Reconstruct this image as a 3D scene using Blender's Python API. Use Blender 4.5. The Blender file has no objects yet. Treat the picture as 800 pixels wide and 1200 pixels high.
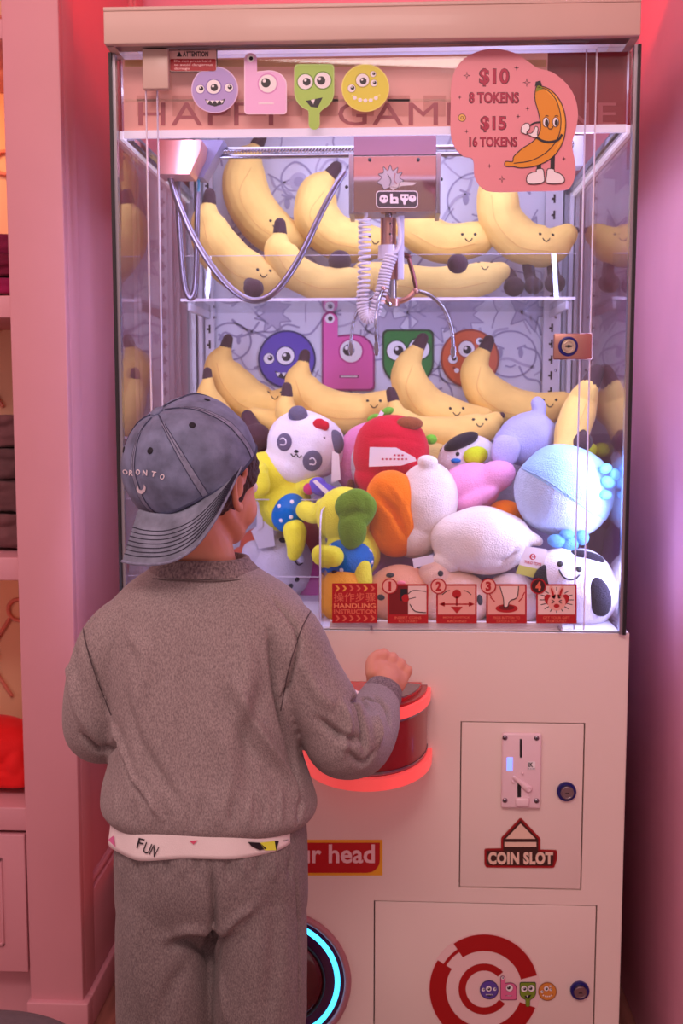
import bpy, bmesh, math, random
import numpy as np
from mathutils import Vector, Matrix
from mathutils.bvhtree import BVHTree
random.seed(7); np.random.seed(7)
PI = math.pi
SC = bpy.context.scene
COL = SC.collection

def lin(c):
    c = [v / 255.0 for v in c]
    return tuple(v / 12.92 if v <= .04045 else ((v + .055) / 1.055) ** 2.4 for v in c)

# ------------------------------------------------------------- camera
F = 1282.0
CAMP = Vector((0, 0, 1.15))
cam_d = bpy.data.cameras.new('camera'); cam = bpy.data.objects.new('camera', cam_d); COL.objects.link(cam)
cam.location = CAMP
cam.rotation_euler = (math.radians(90 - 5.8), 0, math.radians(2.9))
cam_d.sensor_fit = 'VERTICAL'; cam_d.sensor_height = 36; cam_d.lens = F / 1200 * 36
cam_d.clip_start = .02
cam_d.dof.use_dof = True; cam_d.dof.focus_distance = 1.42; cam_d.dof.aperture_fstop = 8
SC.camera = cam
RM = cam.rotation_euler.to_matrix()

# ------------------------------------------------------------- world, lights, exposure
w = bpy.data.worlds.new('world'); SC.world = w; w.use_nodes = True
w.node_tree.nodes['Background'].inputs[0].default_value = (*lin((255, 208, 210)), 1)
w.node_tree.nodes['Background'].inputs[1].default_value = .70
SC.view_settings.view_transform = 'Standard'; SC.view_settings.look = 'None'
SC.view_settings.gamma = 1; SC.view_settings.use_curve_mapping = False
SC.view_settings.exposure = 0.0

def area(name, loc, tgt, sx, sy, col, e, spread=180):
    l = bpy.data.lights.new(name, 'AREA'); l.shape = 'RECTANGLE'; l.size = sx; l.size_y = sy
    l.color = lin(col); l.energy = e; l.spread = math.radians(spread)
    o = bpy.data.objects.new(name, l); COL.objects.link(o); o.location = loc
    d = Vector(tgt) - Vector(loc); o.rotation_euler = d.to_track_quat('-Z', 'Y').to_euler()
    return o
# the shop's ceiling panels, pink-white, above and behind the photographer
area('ceiling_light', (-.15, -.2, 2.53), (.15, 1.5, .6), 1.1, .7, (255, 226, 220), 32)
area('ceiling_light', (-1.1, .6, 2.53), (-.6, 1.8, 1.0), .8, .8, (255, 204, 204), 10)
# lamps of the machine: two lit panels under its roof, shining down into the case
area('case_light', (-.04, 1.93, 1.70), (-.04, 1.96, .8), .66, .22, (216, 214, 255), 3.4)
area('case_light', (-.04, 1.80, 1.66), (-.04, 2.25, 1.0), .66, .06, (216, 214, 255), .8)
area('case_light', (-.415, 1.745, 1.22), (0, 2.1, 1.1), .02, .8, (210, 208, 255), 1.6)  # added corner strip, unseen, brightens the lower toys
area('case_light', (.335, 1.745, 1.22), (-.45, 2.0, 1.15), .02, .8, (192, 200, 255), 3.5)  # added corner strip, unseen, aimed across to throw lavender onto the cabinet side
# red strip on the roof of the machine and an added, unseen red fill light low at its left side
area('roof_strip_light', (-.03, 1.95, 1.79), (-.03, 2.2, 2.4), .8, .12, (255, 40, 40), 3)
area('underglow_light', (-.462, 1.95, .35), (-.56, 1.93, .4), .5, .3, (255, 60, 60), .06)
# warm strips in the cabinet bays
area('bay_light', (-.80, 2.02, 1.30), (-.80, 2.15, 1.0), .2, .03, (255, 170, 90), .7)
area('bay_light', (-.80, 2.02, 1.74), (-.80, 2.15, 1.5), .2, .03, (255, 170, 110), .6)
area('bay_light', (-.80, 2.02, .84), (-.80, 2.15, .6), .2, .03, (255, 160, 120), .5)

# ------------------------------------------------------------- pixel <-> point
def at(px, py, Y):
    d = RM @ Vector(((px - 400) / F, -(py - 600) / F, -1.0))
    return CAMP + d * ((Y - CAMP.y) / d.y)
def m(px, Y): return px * Y / F          # a length in pixels at depth Y, in metres

# ------------------------------------------------------------- materials
MATS = {}
def mat(name, col=(200, 200, 200), rough=.5, metal=0, sheen=0, bump=None, var=0, vscale=8, emit=0, coat=0, trans=0, spec=None, stretch=None, detail=3):
    if name in MATS: return MATS[name]
    M = bpy.data.materials.new(name); M.use_nodes = True; MATS[name] = M
    nt = M.node_tree; b = nt.nodes['Principled BSDF']
    c = (*lin(col), 1)
    b.inputs['Base Color'].default_value = c; b.inputs['Roughness'].default_value = rough
    b.inputs['Metallic'].default_value = metal
    if sheen:
        b.inputs['Sheen Weight'].default_value = sheen; b.inputs['Sheen Roughness'].default_value = .4
        b.inputs['Sheen Tint'].default_value = (*[min(1, v * .6 + .4) for v in c[:3]], 1)
    if coat: b.inputs['Coat Weight'].default_value = coat
    if spec is not None: b.inputs['Specular IOR Level'].default_value = spec
    if trans: b.inputs['Transmission Weight'].default_value = trans
    if emit:
        b.inputs['Emission Color'].default_value = c; b.inputs['Emission Strength'].default_value = emit
    tc = nt.nodes.new('ShaderNodeTexCoord')
    src = tc.outputs['Object']
    if stretch:
        mp = nt.nodes.new('ShaderNodeMapping'); mp.inputs['Scale'].default_value = stretch
        nt.links.new(src, mp.inputs[0]); src = mp.outputs[0]
    if not var: var = .03
    n = nt.nodes.new('ShaderNodeTexNoise'); n.inputs['Scale'].default_value = vscale; n.inputs['Detail'].default_value = detail
    nt.links.new(src, n.inputs['Vector'])
    r = nt.nodes.new('ShaderNodeValToRGB')
    r.color_ramp.elements[0].position = .3; r.color_ramp.elements[1].position = .7
    r.color_ramp.elements[0].color = (*[v * (1 - var) for v in c[:3]], 1)
    r.color_ramp.elements[1].color = (*[min(1, v * (1 + var)) for v in c[:3]], 1)
    nt.links.new(n.outputs[0], r.inputs[0]); nt.links.new(r.outputs[0], b.inputs['Base Color'])
    if bump:
        n2 = nt.nodes.new('ShaderNodeTexNoise'); n2.inputs['Scale'].default_value = bump[0]; n2.inputs['Detail'].default_value = 4
        bp = nt.nodes.new('ShaderNodeBump'); bp.inputs['Strength'].default_value = bump[1]; bp.inputs['Distance'].default_value = bump[2] if len(bump) > 2 else .002
        nt.links.new(src, n2.inputs['Vector']); nt.links.new(n2.outputs[0], bp.inputs['Height']); nt.links.new(bp.outputs[0], b.inputs['Normal'])
    return M
def plush(col, name=None):
    return mat('plush_%d_%d_%d' % col if name is None else name, col, .95, sheen=.35, bump=(420, .7, .003), var=.07, vscale=30, spec=.1)
def ink(col): return mat('ink_%d_%d_%d' % col, col, .45)
def glass_mat(name, tint=(255, 255, 255), rough=0.0, mixmul=1.0):
    M = bpy.data.materials.new(name); M.use_nodes = True; nt = M.node_tree; nt.nodes.clear()
    out = nt.nodes.new('ShaderNodeOutputMaterial'); mx = nt.nodes.new('ShaderNodeMixShader')
    tr = nt.nodes.new('ShaderNodeBsdfTransparent'); gl = nt.nodes.new('ShaderNodeBsdfGlossy')
    tr.inputs[0].default_value = (*lin(tint), 1); gl.inputs['Roughness'].default_value = rough
    ge = nt.nodes.new('ShaderNodeNewGeometry'); mr = nt.nodes.new('ShaderNodeMapRange')
    mr.inputs['To Min'].default_value = 1.49; mr.inputs['To Max'].default_value = 1 / 1.49   # same reflectance from both faces of the sheet
    fr = nt.nodes.new('ShaderNodeFresnel'); mu = nt.nodes.new('ShaderNodeMath'); mu.operation = 'MULTIPLY'; mu.inputs[1].default_value = mixmul
    nt.links.new(ge.outputs['Backfacing'], mr.inputs['Value']); nt.links.new(mr.outputs[0], fr.inputs['IOR'])
    nt.links.new(fr.outputs[0], mu.inputs[0]); nt.links.new(mu.outputs[0], mx.inputs[0])
    nt.links.new(tr.outputs[0], mx.inputs[1]); nt.links.new(gl.outputs[0], mx.inputs[2]); nt.links.new(mx.outputs[0], out.inputs[0])
    return M
GLASS = glass_mat('clear_acrylic', (250, 250, 253))
GLASS2 = glass_mat('clear_acrylic_inner', (248, 248, 252))
WHITE = mat('machine_white', (236, 220, 212), .38, var=.015, vscale=3, coat=.05)
PINK = mat('pink_paint', (212, 148, 158), .5, bump=(60, .05), var=.02)
DKRED = mat('red_lacquer', (150, 8, 16), .28, coat=.4)
CHROME = mat('chrome', (150, 146, 156), .2, 1)
STEEL = mat('brushed_steel', (158, 152, 160), .3, 1, stretch=(3, 3, 200), var=.1, vscale=20)
COPPER = mat('rose_metal', (186, 140, 130), .3, 1)
BLACK = mat('black_rubber', (22, 18, 24), .5)
LAV = mat('white_enamel', (214, 212, 226), .4)

# ------------------------------------------------------------- geometry collector
def crom(pts, n):
    P = [np.array(p, float) for p in pts]
    if len(P) < 3: 
        return [P[0] + (P[-1] - P[0]) * t / n for t in range(n + 1)]
    P = [2 * P[0] - P[1]] + P + [2 * P[-1] - P[-2]]
    out = []; seg = len(P) - 3
    for i in range(n + 1):
        u = i / n * seg; k = min(int(u), seg - 1); t = u - k
        a, b, c, d = P[k:k + 4]
        out.append(.5 * ((2 * b) + (-a + c) * t + (2 * a - 5 * b + 4 * c - d) * t * t + (-a + 3 * b - 3 * c + d) * t ** 3))
    return out
def closed(pts, n):
    P = [np.array(p, float) for p in pts]; k = len(P); out = []
    for i in range(n):
        u = i / n * k; j = int(u); t = u - j
        a, b, c, d = P[(j - 1) % k], P[j % k], P[(j + 1) % k], P[(j + 2) % k]
        out.append(.5 * ((2 * b) + (-a + c) * t + (2 * a - 5 * b + 4 * c - d) * t * t + (-a + 3 * b - 3 * c + d) * t ** 3))
    return out

class G:
    def __init__(s): s.v = []; s.f = []; s.mi = []; s.k = 0
    def add(s, vs, fs):
        o = len(s.v); s.v += [tuple(v) for v in vs]; s.f += [tuple(i + o for i in f) for f in fs]; s.mi += [s.k] * len(fs)
        return s
    def ell(s, c, r, rot=None, nu=24, nv=14, p=1.0):
        if not hasattr(r, '__len__'): r = (r, r, r)
        R = rot if isinstance(rot, Matrix) else (Matrix.Rotation(rot, 3, 'Y') if rot else Matrix.Identity(3))
        vs = []
        def e(x): return math.copysign(abs(x) ** p, x)
        for j in range(1, nv):
            t = PI * j / nv
            for i in range(nu):
                a = 2 * PI * i / nu
                q = Vector((e(math.sin(t)) * e(math.cos(a)) * r[0], e(math.sin(t)) * e(math.sin(a)) * r[1], e(math.cos(t)) * r[2]))
                vs.append(Vector(c) + R @ q)
        vs.append(Vector(c) + R @ Vector((0, 0, r[2]))); vs.append(Vector(c) + R @ Vector((0, 0, -r[2])))
        fs = []
        for j in range(nv - 2):
            for i in range(nu):
                a = j * nu + i; b = j * nu + (i + 1) % nu
                fs.append((a, a + nu, b + nu, b))
        T = len(vs) - 2; Bm = T + 1
        for i in range(nu):
            fs.append((T, i, (i + 1) % nu)); o = (nv - 2) * nu; fs.append((Bm, o + (i + 1) % nu, o + i))
        return s.add(vs, fs)
    def tube(s, pts, n=24, nr=14, caps=True, flat=1.0, ref=None, cap_round=True, smooth=True):
        """pts: (x,y,z,r) rows; flat scales the second cross axis"""
        Q = crom(pts, n) if smooth else [np.array(p, float) for p in pts]
        if caps and cap_round:
            d0 = Q[0][:3] - Q[1][:3]; d0 /= np.linalg.norm(d0) + 1e-9; d1 = Q[-1][:3] - Q[-2][:3]; d1 /= np.linalg.norm(d1) + 1e-9
            pre = []; post = []
            for a in (.99, .86, .5):
                r0 = Q[0][3]; pre.append(np.append(Q[0][:3] + d0 * r0 * a, r0 * math.sqrt(max(0, 1 - a * a)) + 1e-5))
                r1 = Q[-1][3]; post.insert(0, np.append(Q[-1][:3] + d1 * r1 * a, r1 * math.sqrt(max(0, 1 - a * a)) + 1e-5))
            Q = pre + Q + post
        vs = []; fs = []; up = np.array(ref if ref is not None else (0.13, -.99, .05)); prev = None
        for i, q in enumerate(Q):
            a = Q[max(0, i - 1)][:3]; b = Q[min(len(Q) - 1, i + 1)][:3]; t = b - a; t /= np.linalg.norm(t) + 1e-9
            if prev is None or ref is not None: x = np.cross(up, t)
            else: x = prev - t * np.dot(prev, t)
            if np.linalg.norm(x) < 1e-4: x = np.cross((1, 0, 0), t)
            x /= np.linalg.norm(x); prev = x; y = np.cross(t, x)
            for k in range(nr):
                an = 2 * PI * k / nr; vs.append(q[:3] + q[3] * (math.cos(an) * x + math.sin(an) * y * flat))
        L = len(Q)
        for i in range(L - 1):
            for k in range(nr):
                a = i * nr + k; b = i * nr + (k + 1) % nr; fs.append((a, b, b + nr, a + nr))
        if caps: fs.append(tuple(range(nr - 1, -1, -1))); fs.append(tuple((L - 1) * nr + k for k in range(nr)))
        return s.add(vs, fs)
    def box(s, x0, x1, y0, y1, z0, z1, bev=0):
        if bev <= 0:
            vs = [(x, y, z) for x in (x0, x1) for y in (y0, y1) for z in (z0, z1)]
            return s.add(vs, [(0, 1, 3, 2), (4, 6, 7, 5), (0, 4, 5, 1), (2, 3, 7, 6), (0, 2, 6, 4), (1, 5, 7, 3)])
        bm = bmesh.new(); bmesh.ops.create_cube(bm, size=1)
        for v in bm.verts: v.co = Vector(((x0 + x1) / 2 + v.co.x * (x1 - x0), (y0 + y1) / 2 + v.co.y * (y1 - y0), (z0 + z1) / 2 + v.co.z * (z1 - z0)))
        bmesh.ops.bevel(bm, geom=bm.edges[:] + bm.verts[:], offset=bev, segments=3, affect='EDGES', profile=.5)
        bm.verts.index_update(); s.add([v.co[:] for v in bm.verts], [[v.index for v in f.verts] for f in bm.faces]); bm.free(); return s
    def rbox(s, c, half, R, bev=.004):
        g = G(); g.box(-half[0], half[0], -half[1], half[1], -half[2], half[2], bev)
        return s.add([Vector(c) + R @ Vector(v) for v in g.v], g.f)
    def loft(s, rings, nr=48, n=40, caps=True, p=2.0):
        """rings: (cx,cy,cz, halfx, halfy) stacked in z, superellipse sections"""
        Q = crom(rings, n); vs = []; fs = []
        for q in Q:
            for k in range(nr):
                a = 2 * PI * k / nr; c, d = math.cos(a), math.sin(a)
                vs.append((q[0] + q[3] * math.copysign(abs(c) ** (2 / p), c), q[1] + q[4] * math.copysign(abs(d) ** (2 / p), d), q[2]))
        L = len(Q)
        for i in range(L - 1):
            for k in range(nr):
                a = i * nr + k; b = i * nr + (k + 1) % nr; fs.append((a, b, b + nr, a + nr))
        if caps: fs.append(tuple(range(nr - 1, -1, -1))); fs.append(tuple((L - 1) * nr + k for k in range(nr)))
        return s.add(vs, fs)
    def cyl(s, c, r, h, axis='Y', n=40, r2=None):
        r2 = r if r2 is None else r2; vs = []
        for (rr, o) in ((r, -h / 2), (r2, h / 2)):
            for k in range(n):
                a = 2 * PI * k / n; x, y = rr * math.cos(a), rr * math.sin(a)
                q = {'Y': (x, o, y), 'Z': (x, y, o), 'X': (o, x, y)}[axis]
                vs.append((c[0] + q[0], c[1] + q[1], c[2] + q[2]))
        fs = [(k, (k + 1) % n, n + (k + 1) % n, n + k) for k in range(n)] + [tuple(range(n - 1, -1, -1)), tuple(range(n, 2 * n))]
        return s.add(vs, fs)
    def ring(s, c, R, r, axis='Y', n=64, nr=12, a0=0, a1=2 * PI, sx=1, sy=1):
        full = abs(a1 - a0 - 2 * PI) < 1e-6; vs = []; N = n if full else n + 1
        for i in range(N):
            a = a0 + (a1 - a0) * i / n
            for k in range(nr):
                b = 2 * PI * k / nr; rr = R + r * math.cos(b); x, y, o = rr * math.cos(a) * sx, rr * math.sin(a) * sy, r * math.sin(b)
                q = {'Y': (x, o, y), 'Z': (x, y, o), 'X': (o, x, y)}[axis]
                vs.append((c[0] + q[0], c[1] + q[1], c[2] + q[2]))
        fs = []
        for i in range(n):
            j = (i + 1) % N
            for k in range(nr): fs.append((i * nr + k, i * nr + (k + 1) % nr, j * nr + (k + 1) % nr, j * nr + k))
        return s.add(vs, fs)
    def prism(s, pts, d):
        """closed loop of 3-D points extruded along vector d"""
        n = len(pts); P = [Vector(p) for p in pts]; D = Vector(d)
        s.add(P + [p + D for p in P], [tuple(range(n)), tuple(range(2 * n - 1, n - 1, -1))] + [(k, n + k, n + (k + 1) % n, (k + 1) % n) for k in range(n)])
        return s
    def mesh(s, name='part', fuse=0, smooth_it=6, disp=None, fix=True):
        me = bpy.data.meshes.new(name); me.from_pydata(s.v, [], s.f)
        if any(s.mi): me.polygons.foreach_set('material_index', s.mi)
        if fix:
            bm = bmesh.new(); bm.from_mesh(me); bmesh.ops.recalc_face_normals(bm, faces=bm.faces); bm.to_mesh(me); bm.free()
        if fuse:
            o = bpy.data.objects.new('tmp', me); COL.objects.link(o)
            r = o.modifiers.new('r', 'REMESH'); r.mode = 'VOXEL'; r.voxel_size = fuse
            if smooth_it: k = o.modifiers.new('s', 'SMOOTH'); k.iterations = smooth_it; k.factor = .5
            dg = bpy.context.evaluated_depsgraph_get(); ev = o.evaluated_get(dg)
            m2 = bpy.data.meshes.new_from_object(ev); bpy.data.objects.remove(o); bpy.data.meshes.remove(me); me = m2; me.name = name
        if disp:
            n = len(me.vertices); co = np.empty(n * 3); no = np.empty(n * 3)
            me.vertices.foreach_get('co', co); me.vertex_normals.foreach_get('vector', no) if hasattr(me, 'vertex_normals') else me.vertices.foreach_get('normal', no)
            co = co.reshape(-1, 3); no = no.reshape(-1, 3); co = disp(co, no)
            me.vertices.foreach_set('co', co.ravel()); me.update()
        return me

ROOT = {}
def link(name, me, mats, parent=None, flatshade=False):
    me.name = name
    o = bpy.data.objects.new(name, me); COL.objects.link(o)
    for mm in (mats if isinstance(mats, (list, tuple)) else [mats]): me.materials.append(mm)
    if not flatshade:
        me.polygons.foreach_set('use_smooth', [True] * len(me.polygons))
        try: me.set_sharp_from_angle(angle=math.radians(42))
        except Exception: pass
    loc = Vector((0, 0, 0))
    if parent is not None:
        loc = ROOT[parent.name]; o.parent = parent; me.transform(Matrix.Translation(-loc))
        ROOT[o.name] = loc
    return o
def obj(name, g, mats, parent=None, fuse=0, smooth_it=6, disp=None, flatshade=False):
    return link(name, g.mesh(name, fuse, smooth_it, disp), mats, parent, flatshade)
def thing(name, label, cat, loc, group=None):
    o = bpy.data.objects.new(name, None); COL.objects.link(o); o.location = loc; o.empty_display_size = .02
    ROOT[o.name] = Vector(loc); o['label'] = label; o['category'] = cat
    if group: o['group'] = group
    return o
def tag(o, label, cat=None, group=None):
    o['label'] = label
    if cat: o['category'] = cat
    if group: o['group'] = group
    return o
def struct(name, g, mm): 
    o = obj(name, g, mm); o['kind'] = 'structure'; return o

def bvh_of(o):
    v = [o.parent and (ROOT[o.name] + x.co) or x.co.copy() for x in o.data.vertices]
    return BVHTree.FromPolygons(v, [tuple(p.vertices) for p in o.data.polygons])
def hit(bv, px, py):
    d = (RM @ Vector(((px - 400) / F, -(py - 600) / F, -1.0))).normalized()
    p, n, i, t = bv.ray_cast(CAMP, d)
    if p is None:
        p, n, i, t = bv.find_nearest(at(px, py, 1.38 if py > 9e9 else 2.0)); 
    if n.dot(d) > 0: n = -n
    return p, n
def frame(n):
    z = n.normalized(); x = Vector((0, 0, 1)).cross(z)
    if x.length < 1e-3: x = Vector((1, 0, 0))
    x.normalize(); y = z.cross(x); return Matrix((x, y, z)).transposed()
def dot_on(g, bv, px, py, r, h=.35, ry=None):
    p, n = hit(bv, px, py); g.ell(p, (r, ry or r, r * h), frame(n), 16, 8)
def line_on(g, bv, pts, r, lift=0.0, n=14, nr=6):
    Q = crom([(x, y, 0) for x, y in pts], n); out = []
    for q in Q:
        p, nn = hit(bv, q[0], q[1]); p = p + nn * lift; out.append((*p, r))
    g.tube(out, nr=nr, smooth=False)

def folds(L, noise=0, nscale=30):
    def f(co, no):
        d = np.zeros(len(co))
        for pts, wd, dep in L:
            P = np.array([np.array(q, float) for q in pts]); best = np.full(len(co), 1e9); wt = np.ones(len(co))
            tot = len(P) - 1
            for i in range(tot):
                a, b = P[i], P[i + 1]; ab = b - a; t = np.clip(((co - a) @ ab) / (ab @ ab + 1e-12), 0, 1)
                dist = np.linalg.norm(co - (a + t[:, None] * ab), axis=1); k = dist < best
                best = np.where(k, dist, best); u = (i + t) / tot; wt = np.where(k, np.sin(np.clip(u, .02, .98) * PI) ** .5, wt)
            d += dep * wt * np.exp(-(best / wd) ** 2)
        if noise:
            x, y, z = (co * nscale).T
            d += noise * (np.sin(x * 1.3 + 2 * np.sin(z * .9)) * np.sin(z * 1.1 + 1.7 * np.sin(y * 1.2)) + .5 * np.sin(2.3 * x + 1.1 * y + 3 * np.sin(z * .7)))
        return co + no * d[:, None]
    return f

# ------------------------------------------------------------- text and flat print
def text_mesh(s, size=1, bold=0, align='CENTER', space=1):
    cu = bpy.data.curves.new('t', 'FONT'); cu.body = s; cu.size = size; cu.offset = bold; cu.align_x = align; cu.align_y = 'CENTER'
    cu.space_character = space; cu.resolution_u = 3; cu.fill_mode = 'FRONT'
    o = bpy.data.objects.new('t', cu); COL.objects.link(o); dg = bpy.context.evaluated_depsgraph_get()
    me = bpy.data.meshes.new_from_object(o.evaluated_get(dg)); bpy.data.objects.remove(o); bpy.data.curves.remove(cu)
    v = [tuple(x.co) for x in me.vertices]; f = [tuple(p.vertices) for p in me.polygons]; bpy.data.meshes.remove(me); return v, f
def text_fit(s, x0, y0, x1, y1, bold=.01, space=1, rot=0):
    """text scaled to fill the box, returned as 2-D points (y down)"""
    v, f = text_mesh(s, 1, bold, space=space)
    if not v: return [], []
    A = np.array(v)[:, :2]; lo = A.min(0); hi = A.max(0); sz = np.maximum(hi - lo, 1e-6)
    U = (A - lo) / sz; X = x0 + U[:, 0] * (x1 - x0); Y = y1 + U[:, 1] * (y0 - y1)
    if rot:
        cx, cy = (x0 + x1) / 2, (y0 + y1) / 2; c, s_ = math.cos(rot), math.sin(rot)
        X, Y = cx + (X - cx) * c - (Y - cy) * s_, cy + (X - cx) * s_ + (Y - cy) * c
    return list(zip(X, Y)), f

class Decal:
    """flat print on a plane Y = const; shapes given where they sit"""
    def __init__(s, Y, step=.00025): s.Y = Y; s.g = G(); s.m = []; s.step = step
    def _k(s, mm):
        if mm not in s.m: s.m.append(mm)
        s.g.k = s.m.index(mm)
    def _p(s, x, y, L): return at(x, y, s.Y - L * s.step)
    def poly(s, pts, mm, L=1, thick=0):
        s._k(mm); P = [s._p(x, y, L) for x, y, *_ in pts]
        bm = bmesh.new(); vs = [bm.verts.new(p) for p in P]
        try: fc = bm.faces.new(vs)
        except Exception: bm.free(); return s
        fc.normal_update(); bmesh.ops.triangulate(bm, faces=[fc]); bm.verts.index_update()
        o = [v.co[:] for v in bm.verts]; fs = [[v.index for v in f.verts] for f in bm.faces]; bm.free()
        # face the viewer
        q = [Vector(o[i]) for i in fs[0]]; nn = (q[1] - q[0]).cross(q[2] - q[0])
        if nn.y > 0: fs = [f[::-1] for f in fs]
        s.g.add(o, fs)
        if thick:
            n = len(P); s.g.add(P + [p + Vector((0, thick, 0)) for p in P], [(k, (k + 1) % n, n + (k + 1) % n, n + k) for k in range(n)])
        return s
    def circ(s, cx, cy, r, mm, L=1, ry=None, n=28, rot=0, thick=0):
        ry = ry or r
        P = []
        for k in range(n):
            a = 2 * PI * k / n; x, y = r * math.cos(a), ry * math.sin(a)
            P.append((cx + x * math.cos(rot) - y * math.sin(rot), cy + x * math.sin(rot) + y * math.cos(rot)))
        return s.poly(P, mm, L, thick)
    def rect(s, x0, y0, x1, y1, mm, L=1, thick=0): return s.poly([(x0, y0), (x1, y0), (x1, y1), (x0, y1)], mm, L, thick)
    def rrect(s, x0, y0, x1, y1, r, mm, L=1, thick=0): return s.poly(rr(x0, y0, x1, y1, r), mm, L, thick)
    def line(s, pts, wd, mm, L=1, n=0, close=False):
        Q = (closed(pts, n or len(pts) * 5) if close else crom([(p[0], p[1], 0) for p in pts], n or max(4, len(pts) * 5))) if len(pts) > 2 else [np.array(p, float) for p in pts]
        Q = [np.array(q[:2]) for q in Q]
        if close: Q.append(Q[0])
        A = []; Bq = []
        for i, q in enumerate(Q):
            t = Q[min(len(Q) - 1, i + 1)] - Q[max(0, i - 1)]; t = t / (np.linalg.norm(t) + 1e-9); nn = np.array((-t[1], t[0])) * wd / 2
            A.append(q + nn); Bq.append(q - nn)
        s._k(mm); V = [s._p(*a, L) for a in A] + [s._p(*b, L) for b in Bq]; n_ = len(A)
        s.g.add(V, [(i, i + 1, n_ + i + 1, n_ + i) for i in range(n_ - 1)]); return s
    def arc(s, cx, cy, r0, r1, a0, a1, mm, L=1, n=40):
        s._k(mm); V = []
        for i in range(n + 1):
            a = math.radians(a0 + (a1 - a0) * i / n); V += [s._p(cx + r0 * math.cos(a), cy - r0 * math.sin(a), L), s._p(cx + r1 * math.cos(a), cy - r1 * math.sin(a), L)]
        s.g.add(V, [(2 * i, 2 * i + 1, 2 * i + 3, 2 * i + 2) for i in range(n)]); return s
    def text(s, t, x0, y0, x1, y1, mm, L=2, bold=.01, rot=0, space=1):
        v, f = text_fit(t, x0, y0, x1, y1, bold, space, rot); s._k(mm); s.g.add([s._p(x, y, L) for x, y in v], f); return s
    def build(s, name, parent): return link(name, s.g.mesh(name, fix=False), s.m, parent, flatshade=True)
def rr(x0, y0, x1, y1, r):
    P = []
    for cx, cy, a in ((x1 - r, y0 + r, -90), (x1 - r, y1 - r, 0), (x0 + r, y1 - r, 90), (x0 + r, y0 + r, 180)):
        for k in range(6): b = math.radians(a + 18 * k); P.append((cx + r * math.cos(b), cy + r * math.sin(b)))
    return P
def conv(L, ox, oy, sc): return [(ox + x / sc, oy + y / sc) for x, y in L]

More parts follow.
